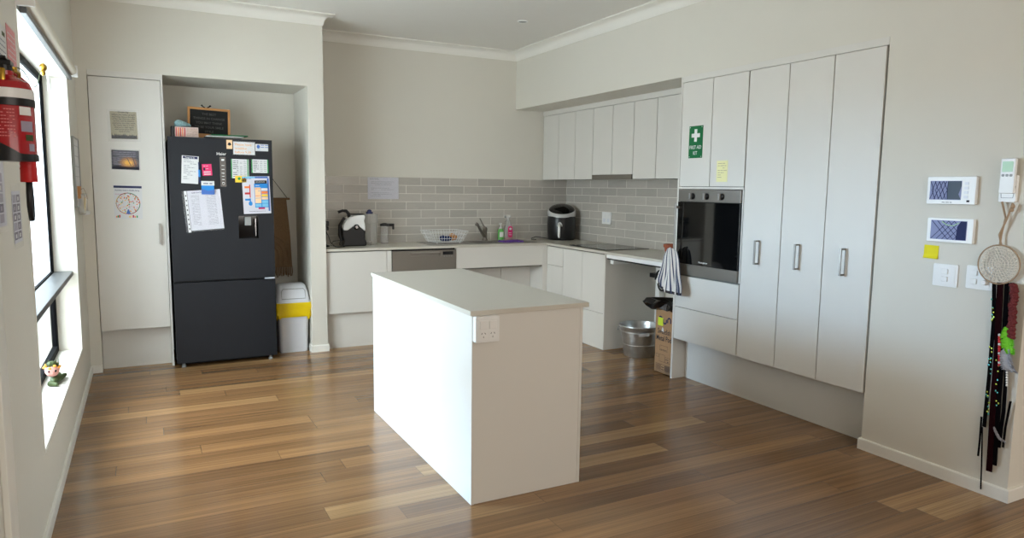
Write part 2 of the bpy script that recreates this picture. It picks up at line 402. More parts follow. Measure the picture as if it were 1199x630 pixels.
struct('wall_tiled_right', MB().box(-0.008, 0, -2.635, 0, 0.90, 1.5555), 'tile_right')
# cornice and skirting swept along the walls with mitred corners; the room lies to the right of the path
def sweep(path, prof):
    P = [Vector((x,y)) for x,y in path]; n = len(P); rows = []
    for i in range(n):
        ns = []
        if i > 0: d = (P[i]-P[i-1]).normalized(); ns.append(Vector((d.y,-d.x)))
        if i < n-1: d = (P[i+1]-P[i]).normalized(); ns.append(Vector((d.y,-d.x)))
        m = ns[0] if len(ns) == 1 or (ns[0]-ns[1]).length < 1e-6 else ns[0]+ns[1]
        rows.append([(P[i].x+m.x*a, P[i].y+m.y*a, z) for a,z in prof])
    k = len(prof); mb = MB(); vs = [p for r in rows for p in r]
    fs = [(i*k+j, i*k+(j+1)%k, (i+1)*k+(j+1)%k, (i+1)*k+j) for i in range(n-1) for j in range(k)]
    fs += [tuple(range(k-1,-1,-1)), tuple((n-1)*k+j for j in range(k))]
    return mb.add(vs, fs)
cove = [(0, 2.80), (0.006, 2.80), (0.010, 2.812)] + [(0.010+0.070*(1-math.cos(t)), 2.812+0.066*math.sin(t)) for t in [math.radians(15*i) for i in range(1,7)]] + [(0.090, 2.880), (0.090, ZC), (0, ZC)]
struct('trim_1', sweep([(XL,-9.6),(XL,YF),(-2.852,YF),(-2.852,0),(XR,0),(XR,-5.06),(3.1,-5.06)], cove), 'cornice_paint', smooth=True)
bp_ = [(0,0),(0.012,0),(0.012,0.052),(0.008,0.06),(0,0.06)]
bp_tall = [(0,0),(0.014,0),(0.014,0.058),(0.010,0.064),(0,0.064)]
struct('baseboard_left', sweep([(XL,-9.6),(XL,YF),(-4.585,YF)], bp_), 'gloss_paint')
struct('baseboard_recess', sweep([(-2.983,-0.50),(-2.983,YF),(-2.852,YF),(-2.852,-0.55)], bp_), 'gloss_paint')
struct('baseboard_right', sweep([(-0.56,-4.29),(XR,-4.29),(XR,-5.06),(3.1,-5.06)], bp_tall), 'gloss_paint')
# near door architrave on the left wall
struct('trim_2', MB().box(XL, XL+0.018, -4.34, -4.215, 0, 1.36), 'gloss_paint', bev=0.003)
# upper scribe strips in front of the tall cupboards and overhead cupboards
struct('trim_3', MB().box(XR, XR+0.018, -4.288, -2.637, 2.252, ZB), 'laminate', bev=0.001)
struct('trim_4', MB().box(-0.323, -0.305, -2.635, 0, 2.245, ZB), 'laminate', bev=0.001)
struct('trim_5', MB().box(-4.583, -4.083, YF-0.002, YF+0.018, 2.252, ZB), 'laminate', bev=0.001)
# plaster bead round the window opening
b = MB()
for y0,y1,z0,z1 in ((WY0-0.012,WY0,WZ0-0.012,WZ1+0.012),(WY1,WY1+0.012,WZ0-0.012,WZ1+0.012),(WY0,WY1,WZ0-0.012,WZ0),(WY0,WY1,WZ1,WZ1+0.012)):
    b.box(XL-0.001, XL+0.003, y0, y1, z0, z1)
struct('trim_6', b, 'gloss_paint')
# window
b = MB(); FX0, FX1 = -4.822, -4.790
b.box(FX0, FX1, WY0, WY0+0.04, WZ0, WZ1).box(FX0, FX1, WY1-0.055, WY1, WZ0, WZ1).box(FX0, FX1, WY0, WY1, WZ1-0.04, WZ1).box(FX0, FX1, WY0, WY1, WZ0, WZ0+0.045)
b.box(FX0, FX1, WY0, WY1, 0.84, 0.885)
b.box(FX0+0.006, FX1-0.006, WY0+0.04, WY0+0.06, WZ0+0.04, WZ1-0.04).box(FX0+0.006, FX1-0.006, WY1-0.06, WY1-0.04, WZ0+0.04, WZ1-0.04)
win = struct('window_1', b, 'black_frame', bev=0.002)
MB().box(-4.808, -4.804, WY0+0.05, WY1-0.05, 0.88, WZ1-0.03).build('upper_pane', 'glass_textured', win)
MB().box(-4.808, -4.804, WY0+0.05, WY1-0.05, WZ0+0.04, 0.85).build('lower_pane', 'glass_clear', win)
MB().box(-4.789, -4.685, WY0+0.004, WY1-0.004, 0.848, 0.878).build('transom_shelf', 'aluminium', win, bev=0.003)
MB().box(-4.793, XL+0.001, WY0, WY1, WZ0-0.001, WZ0+0.004).build('window_sill', 'gloss_paint', win)
# outside, beyond the glass
MB().box(-7.0, -6.9, 0.8, 9, -0.1, 2.6).build('boundary_fence', 'fence', label='pale rendered boundary wall seen through the tall window', cat='wall')
struct('ground_outside', MB().box(-9, -4.86, -9, 6, -0.3, -0.2), 'outside_ground')

# roller blind above the window
rb = thing('roller_blind', 'cream roller blind rolled up above the tall window', 'blind', (-4.63, -2.38, 2.1))
b = MB(Fr((-4.628, WY0+0.01, 2.178), (1,0,0), (0,0,1))); b.lathe((0,0,-2.02), [(0.030,0),(0.030,2.02)], seg=20); b.build('blind_roll', 'blind_fabric', rb, smooth=True)
MB().box(-4.652, -4.628, WY0+0.02, WY1-0.01, 2.118, 2.142).build('bottom_rail', 'aluminium', rb, bev=0.002)
for y in (WY0-0.005, WY1+0.02): MB().box(-4.661, -4.595, y-0.006, y+0.006, 2.14, 2.215).build('bracket', 'white_plastic', rb, bev=0.003)

# downlight
dl = thing('downlight', 'small round white recessed ceiling downlight', 'ceiling light', (-1.286,-1.283,ZC-0.006))
MB().lathe((-1.286,-1.283,ZC-0.006), [(0.033,0.004),(0.036,0),(0.045,0.001),(0.047,0.006)], seg=32, cap=False).build('trim_ring', 'white_plastic', dl, smooth=True)
MB().lathe((-1.286,-1.283,ZC-0.004), [(0.034,0),(0.034,0.004)], seg=24).build('lens', 'grey_plastic', dl)

# ================================================================ CABINETS
G = 0.003   # half the gap between doors
def d_handle(parent, fr):
    """flat rectangular bow handle, fr at the middle of its back"""
    b = MB(fr); b.box(-0.006,0.006,-0.080,-0.070,0.002,0.036,1).box(-0.006,0.006,0.070,0.080,0.002,0.036,1).box(-0.006,0.006,-0.080,0.080,0.034,0.042).box(0.0,0.006,-0.080,0.080,0,0.003,1)
    return b.build('handle', ['steel','steel_dark'], parent, bev=0.001)
# tall cupboard beside the fridge
c = thing('tall_cupboard', 'white single-door tall cupboard left of the fridge, three printed sheets on it', 'cupboard', (-4.33,-0.5,0))
MB().box(-4.578,-4.100,YF+0.020,-0.01,0.322,2.25).build('carcass','carcass',c)
MB().box(-4.580,-4.101,YF,YF+0.018,0.324,2.247).build('door','laminate',c,bev=0.001)
dd = [o for o in bpy.data.objects if o.parent == c and o.name.startswith('door')][0]
d_handle(dd, face_front((-4.148,YF,1.07)))
MB().box(-4.098,-4.083,YF-0.004,0-0.01,0,2.292).build('side_panel','laminate_edge',c,bev=0.001)
MB().box(-4.583,-4.099,-0.51,-0.495,0,0.321).build('plinth','laminate',c)
# back run
def base_cab(name,label,fn,loc):
    c = thing(name,label,'cabinet',loc); fn(c); return c
BT = 0.884   # underside of worktop
def f1(c):
    MB().box(-2.848,-2.249,-0.57,-0.01,0.322,BT-0.002).build('carcass','carcass',c)
    MB().box(-2.848,-2.296,-0.59,-0.572,0.323,BT-0.012).build('door','laminate',c,bev=0.001)
    MB().box(-2.292,-2.249,-0.59,-0.572,0.323,BT-0.012).build('filler_panel','laminate',c,bev=0.001)
    MB().box(-2.849,-1.61,-0.540,-0.525,0,0.320).build('plinth','laminate',c)
base_cab('base_cabinet','white base cabinet below the coffee machine, left of the dishwasher',f1,(-2.55,-0.3,0))
dw = thing('dishwasher','stainless steel dishwasher built in under the worktop','dishwasher',(-1.925,-0.3,0.1))
MB().box(-2.24,-1.612,-0.57,-0.02,0.33,BT-0.004).build('body','black_matte',dw)
b = MB(); b.box(-2.243,-1.608,-0.596,-0.572,0.33,0.712).box(-2.243,-2.07,-0.596,-0.572,0.712,0.866).box(-1.77,-1.608,-0.596,-0.572,0.712,0.866).box(-2.07,-1.77,-0.596,-0.572,0.852,0.866).box(-2.07,-1.77,-0.596,-0.572,0.712,0.815).box(-2.07,-1.77,-0.580,-0.572,0.815,0.852)
door = b.build('door','steel_dark',dw)
MB().box(-2.066,-1.774,-0.604,-0.590,0.842,0.853).build('handle','steel',door,bev=0.002)
b = MB(face_front((-1.745,-0.597,0.80))); b.box(0,0.105,0.022,0.052,-0.001,0.002)
for i in range(4): b.lathe((0.015+i*0.025,0.006,0),[(0.005,-0.001),(0.005,0.002)],1,seg=10)
b.build('control_display',['black_gloss','grey_plastic'],door)
def f2(c):
    MB().box(-1.604,-0.642,-0.59,-0.572,0.680,BT-0.002).build('fascia_panel','laminate',c,bev=0.001)
    MB().box(-1.604,-0.642,-0.572,-0.02,0.665,0.680).build('under_panel','carcass',c)
    MB().box(-1.604,-1.588,-0.572,-0.02,0,0.664).build('side_panel','laminate_edge',c)
    for x0,x1 in ((-1.586,-0.994),(-0.990,-0.644)): MB().box(x0,x1,-0.33,-0.315,0.02,0.662).build('back_panel','laminate',c,bev=0.001)
base_cab('sink_cabinet','white under-sink unit with fascia and open knee space',f2,(-1.1,-0.3,0))
def f3(c):
    MB().box(-0.57,-0.012,-0.9,-0.01,0.001,BT-0.002).build('carcass','carcass',c)
    MB().box(-0.640,-0.572,-0.59,-0.572,0.001,BT-0.002).build('corner_filler','laminate',c,bev=0.001)
    MB().box(-0.640,-0.624,-0.572,-0.02,0.001,BT-0.002).build('side_panel','laminate_edge',c)
    for z0,z1 in ((0.688,BT-0.012),(0.325,0.684)): MB().box(-0.59,-0.572,-0.900,-0.594,z0,z1).build('drawer','laminate',c,bev=0.001)
    MB().box(-0.59,-0.572,-0.900,-0.594,0.001,0.321).build('plinth','laminate',c)
base_cab('drawer_cabinet','white corner base cabinet with two drawer fronts beneath the air fryer',f3,(-0.3,-0.5,0))
def f4(c):
    MB().box(-0.57,-0.012,-1.608,-0.902,0.001,BT-0.002).build('carcass','carcass',c)
    for y0,y1 in ((-1.244,-0.904),(-1.606,-1.248)): MB().box(-0.59,-0.572,y0,y1,0.333,BT-0.012).build('door','laminate',c,bev=0.001)
    MB().box(-0.589,-0.572,-1.606,-0.904,0.001,0.329).build('plinth','laminate',c)
    MB().box(-0.592,-0.008,-1.627,-1.610,0.001,BT-0.002).build('end_panel','laminate',c,bev=0.001)
base_cab('hob_cabinet','white two-door base cabinet below the hob, beside the open knee space',f4,(-0.3,-1.2,0))
# worktop, with a real cut-out for the sink
SX0,SX1,SY0,SY1 = -1.83,-0.66,-0.50,-0.10
b = MB(); b.box(-2.850,SX0+0.02,-0.604,-0.009,BT,0.905).box(SX1-0.02,-0.604,-0.604,-0.009,BT,0.905).box(SX0+0.02,SX1-0.02,-0.604,SY0+0.02,BT,0.905).box(SX0+0.02,SX1-0.02,SY1-0.02,-0.009,BT,0.905)
b.box(-0.604,-0.009,-1.630,-0.009,BT,0.905)
b.build('worktop','stone',label='pale stone L-shaped worktop along the tiled walls',cat='worktop')
wl = thing('adjustable_worktop','height-adjustable pale worktop section with open space below, beside the oven','worktop',(-0.3,-2.1,0.8))
MB().box(-0.612,-0.009,-2.632,-1.634,0.884,0.905).build('benchtop','stone',wl,bev=0.002)
MB().box(-0.606,-0.586,-2.630,-1.66,0.850,0.883).build('front_rail','white_plastic',wl,bev=0.002)
MB().box(-0.600,-0.575,-2.630,-1.665,0.838,0.849).build('safety_strip','black_plastic',wl)
MB().box(-0.585,-0.02,-2.60,-2.55,0.80,0.883).build('side_rail','white_plastic',wl); MB().box(-0.585,-0.02,-1.74,-1.69,0.80,0.883).build('side_rail','white_plastic',wl)
MB().box(-0.075,-0.01,-1.760,-1.700,0.02,0.80).build('lift_leg','white_plastic',wl,bev=0.004)
MB().box(-0.14,-0.076,-1.80,-1.69,0.66,0.70).build('control_box','black_plastic',wl,bev=0.004)
hs = [(-0.12-0.03*math.sin(t*3.0), -1.80-0.02*t-0.05*math.sin(t), 0.70-0.05*t+0.0*t) for t in [i*0.25 for i in range(20)]]
hs = [(-0.16,-1.86+0.06*math.cos(t)-0.006*t, 0.65+0.09*math.sin(t)) for t in [i*0.3 for i in range(22)]]
MB().tube(hs,0.008,seg=8).build('cable_hose','black_plastic',wl,smooth=True)

# overhead cupboards
YU = [0.0]+[-0.335-0.3225*i for i in range(8)]
def overhead(i0,i1,label,hood=False):
    y1,y0 = (YU[i0] if i0 else -0.01), max(YU[i1],-2.634)
    c = thing('overhead_cabinet',label,'cabinet',(-0.16,(y0+y1)/2,1.56)); zb = 1.601 if hood else 1.5575
    MB().box(-0.303,-0.010,y0+0.001,y1-0.001,zb,2.29).build('carcass','carcass',c)
    for k in range(i0,i1):
        MB().box(-0.323,-0.305,max(YU[k+1],-2.634)+G,(YU[k] if k else -0.012)-G,zb-0.002,2.241).build('door','laminate',c,bev=0.001)
    return c
overhead(0,1,'white single-door overhead cupboard in the back corner above the air fryer')
overhead(1,3,'white two-door overhead cupboard between corner and rangehood')
overhead(3,5,'white two-door overhead cupboard directly above the slide-out rangehood',True)
overhead(5,8,'white overhead cupboard between the rangehood and the oven tower')
rh = thing('rangehood','slim stainless rangehood under the overhead cupboards','rangehood',(-0.16,-1.3,1.555))
MB().box(-0.300,-0.012,-1.618,-0.985,1.556,1.597).build('body','steel_dark',rh); MB().box(-0.330,-0.302,-1.618,-0.985,1.553,1.598).build('front_rail','steel_dark',rh,bev=0.002)

# oven tower
t = thing('oven_tower','white oven housing with two upper doors and two lower drawers','cabinet',(-0.33,-2.97,0))
YA,YB = -2.637,-3.302
for z0_,z1_ in ((1.47,2.25),(0.325,0.828)): MB().box(XR+0.022,-0.01,YB,YA-0.018,z0_,z1_).build('carcass','carcass',t)
MB().box(XR-0.002,-0.01,YA-0.017,YA,0.001,2.292).build('side_panel','laminate_edge',t,bev=0.001)
MB().box(XR,XR+0.020,YB+0.001,YA-0.019,1.470,1.485).build('oven_surround','laminate',t)
ym=-2.972
for y0,y1 in ((ym+G,YA-0.020),(YB+G,ym-G)): MB().box(XR,XR+0.018,y0,y1,1.489,2.249).build('door','laminate',t,bev=0.001)
for z0,z1 in ((0.577,0.818),(0.325,0.573)): MB().box(XR,XR+0.018,YB+G,YA-0.019,z0,z1).build('drawer','laminate',t,bev=0.001)
MB().box(XR+0.002,XR+0.020,YB,YB+0.010,0.829,1.469).build('filler_strip','laminate_edge',t)
# oven: frame on the front plane; a runs to the right
ov = thing('wall_oven','built-in oven with three knobs and black glass side-opening door','oven',(-0.5,-2.97,0.83))
MB().box(XR+0.012,-0.06,YB+0.014,YA-0.022,0.832,1.466).build('body','black_matte',ov)
OF = face_west((XR-0.008,YA-0.024,0.832)); OWd = 0.625
MB(OF).box(0,OWd,0.545,0.634,-0.02,0).build('control_panel','steel_dark',ov,bev=0.002)
for a in (0.155,0.300,0.450):
    b = MB(OF); b.lathe((a,0.585,0),[(0.024,0),(0.024,0.006),(0.019,0.018),(0.018,0.020)],seg=24); b.box(a-0.008,a+0.008,0.563,0.607,0.018,0.034,1)
    b.build('knob',['black_plastic','steel'],ov,bev=0.001)
b = MB(OF); b.box(0,OWd,0.082,0.541,-0.018,0.002,0).box(0,OWd,0.0,0.080,-0.018,0.002,1)
od = b.build('oven_door',['oven_glass','steel_dark'],ov,bev=0.001)
b = MB(OF).text('Westinghouse',0.016,0.245,0.100,0.003); b.build('brand_lettering','white_plastic',od)
b = MB(OF); b.box(0.006,0.020,0.07,0.535,0.032,0.042).box(0.006,0.020,0.09,0.11,0.002,0.034).box(0.006,0.020,0.49,0.51,0.002,0.034)
b.build('vertical_handle','steel',od,bev=0.002)
# pantry
def pantry(y1,y0,label,side):
    c = thing('tall_pantry_cupboard',label,'cupboard',(-0.33,(y0+y1)/2,0.324))
    MB().box(XR+0.020,-0.01,y0+0.001,y1-0.001,0.324,2.25).build('carcass','carcass',c)
    d = MB().box(XR,XR+0.018,y0+G,y1-G,0.322,2.249).build('door','laminate',c,bev=0.001)
    d_handle(d, face_west((XR,side,1.058)))
pantry(-3.306,-3.634,'full-height white pantry door right next to the oven',-3.458)
pantry(-3.634,-3.955,'full-height white pantry door in the middle of three',-3.780)
pantry(-3.955,-4.278,'full-height white pantry door nearest the wall switches',-4.104)
MB().box(-0.541,-0.526,-4.289,-2.656,0.001,0.318).build('plinth_board','laminate',label='recessed white plinth under the oven tower and pantry',cat='plinth')

# ================================================================ ISLAND
isl = thing('kitchen_island','white kitchen island with pale stone top on timber floor','island',(-2.67,-3.2,0))
MB().box(-2.97,-2.955,-3.970,-2.431,0.0,0.887).build('side_panel','laminate',isl,bev=0.001)
MB().box(-2.389,-2.374,-3.966,-2.431,0.0,0.887).build('side_panel','laminate',isl,bev=0.001)
MB().box(-2.954,-2.390,-3.966,-3.950,0.0,0.887).build('end_panel','laminate',isl,bev=0.001)
MB().box(-2.954,-2.390,-2.447,-2.431,0.0,0.887).build('end_panel','laminate',isl,bev=0.001)
MB().box(-2.980,-2.345,-3.975,-2.426,0.888,0.911).build('benchtop','stone',isl,bev=0.002)
# power point on the island end
def gpo(name,label,fr,w,h,d,kind,cat='power point',ox=0.0):
    g = thing(name,label,cat,fr(w/2,0,0)); MB(fr).rbox(0,w,0,h,0,d,0.006).build('plate','white_plastic',g,bev=0.002); return g
F = face_front(pt(555.5,401.5,'Y',-3.99)); F.o.y = -3.9695
g = gpo('power_point','white double power point box on the end of the island',F,0.118,0.118,0.034,0)
MB(F).rbox(0.006,0.112,0.010,0.110,0.034,0.038,0.004).build('cover','white_plastic',g,bev=0.001)
for i in range(2):
    a = 0.018+i*0.046; MB(F).rbox(a,a+0.036,0.062,0.098,0.038,0.043,0.003).build('switch','white_plastic',g,bev=0.0015)
    b = MB(F).rbox(a,a+0.036,0.016,0.054,0.038,0.0395,0.005)
    for px,py,an in ((a+0.010,0.042,-0.5),(a+0.026,0.042,0.5),(a+0.018,0.026,0)):
        s,c2 = math.sin(an),math.cos(an); b.poly([(px-0.0012*c2-0.004*s,py-0.0012*s+0.004*c2-0.0),(px-0.0012*c2+0.004*s,py-0.0012*s-0.004*c2),(px+0.0012*c2+0.004*s,py+0.0012*s-0.004*c2),(px+0.0012*c2-0.004*s,py+0.0012*s+0.004*c2)],0.0398,1)
    b.build('socket',['white_plastic','ink'],g)
F = face_west(pt(705.5,262,'X',-0.01))
g = gpo('power_point','white power point on the grey tiles behind the hob',F,0.160,0.125,0.010,0)
for i in range(2): MB(F).rbox(0.025+i*0.07,0.065+i*0.07,0.070,0.105,0.010,0.014,0.003).build('switch','white_plastic',g)
for i in range(2): MB(F).rbox(0.025+i*0.07,0.065+i*0.07,0.020,0.058,0.010,0.012,0.003).build('socket','bin_plastic',g)

# ================================================================ FRIDGE
fr = thing('fridge','charcoal fridge-freezer in the recess with magnets and papers on its door','fridge',(-3.684,-0.4,0))
FXa,FXb,FYf = -4.068,-3.302,-0.735
MB().box(FXa+0.004,FXb-0.004,-0.668,-0.05,0.03,1.815).build('cabinet_body','fridge_side',fr,bev=0.004)
dx0,dx1,dz0,dz1 = -3.572,-3.428,1.03,1.205
b = MB(); b.box(FXa,dx0,FYf,-0.672,0.700,1.822).box(dx1,FXb,FYf,-0.672,0.700,1.822).box(dx0,dx1,FYf,-0.672,dz1,1.822).box(dx0,dx1,FYf,-0.672,0.700,dz0).box(dx0,dx1,-0.69,-0.672,dz0,dz1)
ud = b.build('upper_door','fridge_steel',fr)
MB().box(FXa,FXb,FYf,-0.672,0.036,0.684).build('lower_door','fridge_steel',fr,bev=0.004)
MB().box(FXa+0.01,FXb-0.01,-0.700,-0.66,0.685,0.699).build('gap_grip','black_matte',fr)
b = MB(); b.box(FXb-0.085,FXb-0.004,FYf+0.004,-0.672,0.686,0.698); b.build('hinge','chrome',fr)
for x in (FXa+0.05,FXb-0.05): MB().lathe((x,-0.70,0),[(0.016,0),(0.016,0.015),(0.012,0.017),(0.012,0.036)],seg=16).build('foot','grey_plastic',fr,smooth=True)
MB().box(FXa+0.02,FXb-0.02,-0.66,-0.1,0.012,0.03).build('base_grille','black_matte',fr)
b = MB(); b.box(dx0,dx1,-0.694,-0.69,dz0,dz1).box(dx0-0.004,dx0,FYf-0.003,-0.69,dz0-0.004,dz1+0.004).box(dx1,dx1+0.004,FYf-0.003,-0.69,dz0-0.004,dz1+0.004).box(dx0-0.004,dx1+0.004,FYf-0.003,-0.69,dz0-0.004,dz0).box(dx0-0.004,dx1+0.004,FYf-0.003,-0.69,dz1,dz1+0.004)
disp = b.build('water_dispenser','black_gloss',ud)
MB().box(-3.525,-3.478,-0.725,-0.695,1.13,1.20).build('nozzle','grey_plastic',disp,bev=0.003); MB().box(-3.450,-3.443,FYf-0.004,-0.70,1.045,1.185).build('tap_trim','chrome',disp)
F = face_front((-3.702,FYf-0.0005,1.442)); b = MB(F).box(0,0.044,0,0.235,0,0.003)
for i,z in enumerate((0.205,0.165,0.135,0.105,0.08,0.055)):
    b.box(0.012,0.032,z,z+(0.012 if i in (0,) else 0.004),0.003,0.0034,1)
b.ell(0.022,0.025,0.010,0.010,0.0036,1,r0=0.75)
b.build('control_strip',['black_gloss','white_plastic'],ud)
MB(face_front((-3.722,FYf-0.0012,1.690))).text('Haier',0.040,0,0,0,width=0.070,ystretch=0.8).build('brand_lettering','white_plastic',ud)

# ================================================================ PAPERS
def sheet(name,label,cat,F,w,h,draw=None,base='paper',pm=('ink',),sleeve=None,th=0.0012,group=None,part='printing'):
    root = thing(name,label,cat,F(w/2,0,0),group)
    MB(F).box(0,w,0,h,0.0004,th).build('sheet',base,root)
    if sleeve:
        l,r_,d,u_ = sleeve; MB(F).box(-l,w+r_,-d,h+u_,th+0.0012,th+0.0016).build('plastic_sleeve','sleeve',root)
    if draw:
        b = MB(F); draw(b,th+0.0004); b.build(part,list(pm),root)
    return root
# three sheets on the tall cupboard
def onY(x0,y0,Y,tilt=0): return face_front(pt(x0,y0,'Y',Y),tilt)
CY = YF-0.0005
def dr(b,c):
    b.text('Dream big',0.016,0.09,0.195,c,0,center=True)
    for i,l in enumerate(('When you wake up each','morning, have a thought','of the day that you wish','to live, and be kind to','everyone you may meet','for every day is a new','chance to start again','and to be your own','kind of you')): b.text(l,0.0155,0.09,0.176-i*0.0155,c,0,center=True)
    pr = random.Random(2); n=16; pts=[(0.002,0.002)]
    for i in range(n): pts += [(0.004+i*0.0109,0.026+pr.random()*0.02),(0.009+i*0.0109,0.022+pr.random()*0.004)]
    for i in range(n*2-1): b.poly([(pts[i+1][0] if i else 0.002,0.002),(pts[i+2][0] if i+2<len(pts) else 0.178,0.002),(pts[i+2][0] if i+2<len(pts) else 0.178,pts[i+2][1] if i+2<len(pts) else 0.02),(pts[i+1][0],pts[i+1][1])],c,0)
sheet('printed_verse','printed verse with black forest silhouette, topmost sheet on tall cupboard','poster',onY(130.5,162.5,CY,1),0.178,0.205,dr,'sepia',('ink',),sleeve=(0.022,0.02,0.02,0.014))
def dr(b,c):
    b.box(0,0.185,0,0.146,c-0.0004,c,0)
    for i in range(9): b.ell(0.112,0.052,0.070-0.007*i,0.052-0.0055*i,c+0.0001*(i+1),4+min(i//2,2) if i<6 else 2,n=28)
    b.quad(0.002,0.184,0.002,0.022,c+0.0012,0)
    for x,y,l in ((0.09,0.10,0.05),(0.12,0.13,0.06)):
        b.poly([(x,y),(x+0.02,y-0.02),(x+0.04,0.03),(x+0.036,0.03),(x+0.016,y-0.022)],c+0.0013,0)
    for i in range(7): b.scribble(0.012,0.012+(0.15 if i<3 else 0.05),0.128-i*0.015,0.006,c+0.0014,3,i)
sheet('sunset_print','sunset photograph with white writing, middle sheet on tall cupboard','poster',onY(131,198,CY,-1),0.185,0.146,dr,'paper',('sunset_dark','sunset_mid','sunset_bright','photo_grey','sunset_dusk','sunset_mid','sunset_gold'),sleeve=(0.006,0.008,0.006,0.01))
def dr(b,c):
    b.quad(0.0,0.19,0.238,0.255,c,0); b.text('Australian Guide to Healthy Eating',0.014,0.008,0.216,c,0,width=0.165)
    b.ell(0.095,0.120,0.083,0.083,c,1,r0=0.94,n=36); cols=[2,3,4,5,6,2,4,3]
    for k in range(8): b.ell(0.095,0.120,0.083,0.083,c+0.00005,cols[k],n=5,t0=k*45+2,t1=k*45+43,r0=0.965)
    pr = random.Random(4)
    for k in range(120):
        t = pr.random()*6.283; r_ = 0.075*math.sqrt(pr.random()); s = pr.uniform(0.002,0.006); x,y = 0.095+r_*math.cos(t),0.12+r_*math.sin(t)
        b.ell(x,y,s,s*0.8,c+0.0001,pr.choice([2,3,4,5,6,7]),n=7)
    b.poly([(0.08,0.04),(0.112,0.04),(0.100,0.075),(0.092,0.075)],c+0.0002,8)
    for i,x in enumerate((0.012,0.022,0.032,0.10,0.112,0.124,0.136,0.150)): b.quad(x,x+0.009,0.012,0.024+0.004*(i%3),c,2+i%6)
    b.scribble(0.01,0.06,0.19,0.004,c,7,3); b.scribble(0.12,0.18,0.19,0.004,c,7,5)
sheet('food_wheel_poster','poster of a round food wheel, lowest sheet on tall cupboard','poster',onY(134,256.5,CY,-1),0.192,0.258,dr,'paper',('navy','ink','orange','green','red','gold','peach','magenta','mid_blue'))

# papers on the fridge: all on the upper door
DY = FYf-0.0006
def dr(b,c):
    b.quad(0.008,0.112,0.192,0.210,c,1)
    b.text('Things to do',0.014,0.02,0.196,c+0.0002,2)
    for i in range(11): b.scribble(0.014,0.014+[0.05,0.07,0.09,0.04,0.08,0.06,0.09,0.05,0.07,0.03,0.04][i],0.180-i*0.0145,0.007,c,0,i)
sheet('notepad_list','handwritten magnetic list pad at upper left of the fridge door','notepad',onY(212.2,214.3,DY,-3.2),0.120,0.214,dr,'paper',('ink_soft','navy','paper'),th=0.004)
b = MB(onY(234.0,214,DY-0.004,1)); b.tube([(0,0,0.006),(0.002,0.16,0.006)],0.007,0,seg=10); b.tube([(0.0,0.045,0.006),(0.001,0.10,0.006)],0.0085,1,seg=10)
b.build('marker_pen',['navy','blue'],label='dark blue marker pen held on the fridge beside the list pad',cat='pen',smooth=True)
def dr(b,c):
    b.quad(0.010,0.060,0.024,0.032,c,0); b.quad(0.010,0.060,0.008,0.015,c,0); b.quad(0.008,0.022,0.042,0.062,c,1); b.scribble(0.01,0.05,0.074,0.005,c,0,3); b.scribble(0.028,0.062,0.052,0.004,c,0,5)
sheet('pink_card','bright pink magnetic card beside the marker pen','card',onY(237.4,205.8,DY,3),0.070,0.090,dr,'pink',('paper','ink'),th=0.003)
def dr(b,c):
    b.quad(0,0.095,0.070,0.105,c,0); b.scribble(0.015,0.08,0.082,0.012,c+0.0002,1,3); b.poly([(0,0.0),(0.095,0.0),(0.095,0.04),(0.05,0.028),(0,0.045)],c,2)
sheet('blue_magnet_clip','blue and white magnet clip holding the printed list on the fridge','magnet',Fr(onY(236.0,227.6,DY,-2).o+Vector((0,-0.007,0)),X_,Z_),0.092,0.104,dr,'blue',('paper','ink_blue','mid_blue'),th=0.006)
F = onY(224.4,270.3,DY,4.3)
def dr(b,c):
    b.text('TEAM CONTACTS',0.013,0.03,0.290,c,0,width=0.09)
    for k in range(2):
        for i in range(24): b.scribble(0.025+k*0.110,0.080+k*0.125,0.270-i*0.0100,0.0045,c,1,i+k*40)
    for x in (0.02,0.078,0.130,0.195,0.22): b.quad(x,x+0.0006,0.030,0.280,c,1)
sheet('printed_list','large white printed two-column list at the lower left of the fridge door','paper',F,0.240,0.312,dr,'paper_lilac',('ink_blue','ink_soft'),sleeve=(0.038,0.002,0.01,0.0))
b = MB(F); b.box(-0.022,-0.003,-0.012,0.312,0.0032,0.0036,0)
for i in range(8): b.quad(-0.016,-0.008,0.01+i*0.037,0.022+i*0.037,0.0038,1)
b.build('punched_binding_strip',['paper','ink'],[o for o in bpy.data.objects if o.name.startswith('printed_list')][0])
def dr(b,c): b.ell(0.022,0.038,0.011,0.013,c,0,n=12); b.quad(0.009,0.035,0.030,0.038,c,0); b.scribble(0.006,0.04,0.008,0.005,c,1,2)
sheet('photo_magnet','tiny portrait magnet at the top of the fridge left of the orange note','magnet',onY(265.3,174.2,DY),0.043,0.070,dr,'peach',('ink','ink_soft'),th=0.003)
def dr(b,c):
    b.text('Please have',0.026,0.012,0.070,c,0,width=0.125); b.text('breakfast',0.026,0.012,0.040,c,0,width=0.09); b.text('before 9.30',0.026,0.012,0.010,c,0,width=0.12)
sheet('orange_note','white card with orange handwriting near the fridge top','card',onY(273.4,180.6,DY,-0.5),0.162,0.100,dr,'paper',('ink_orange',),sleeve=(0.006,0.006,0.006,0.006))
def dr(b,c):
    b.ell(0.022,0.035,0.013,0.016,c,0,n=12); b.scribble(0.04,0.10,0.045,0.009,c,0,3); b.scribble(0.04,0.10,0.028,0.009,c,0,4); b.scribble(0.01,0.10,0.010,0.006,c,1,5)
sheet('logo_magnet','small white magnet with blue logo at the fridge top right corner','magnet',onY(299.2,176.8,DY),0.098,0.056,dr,'paper',('mid_blue','sky_blue'),th=0.003)
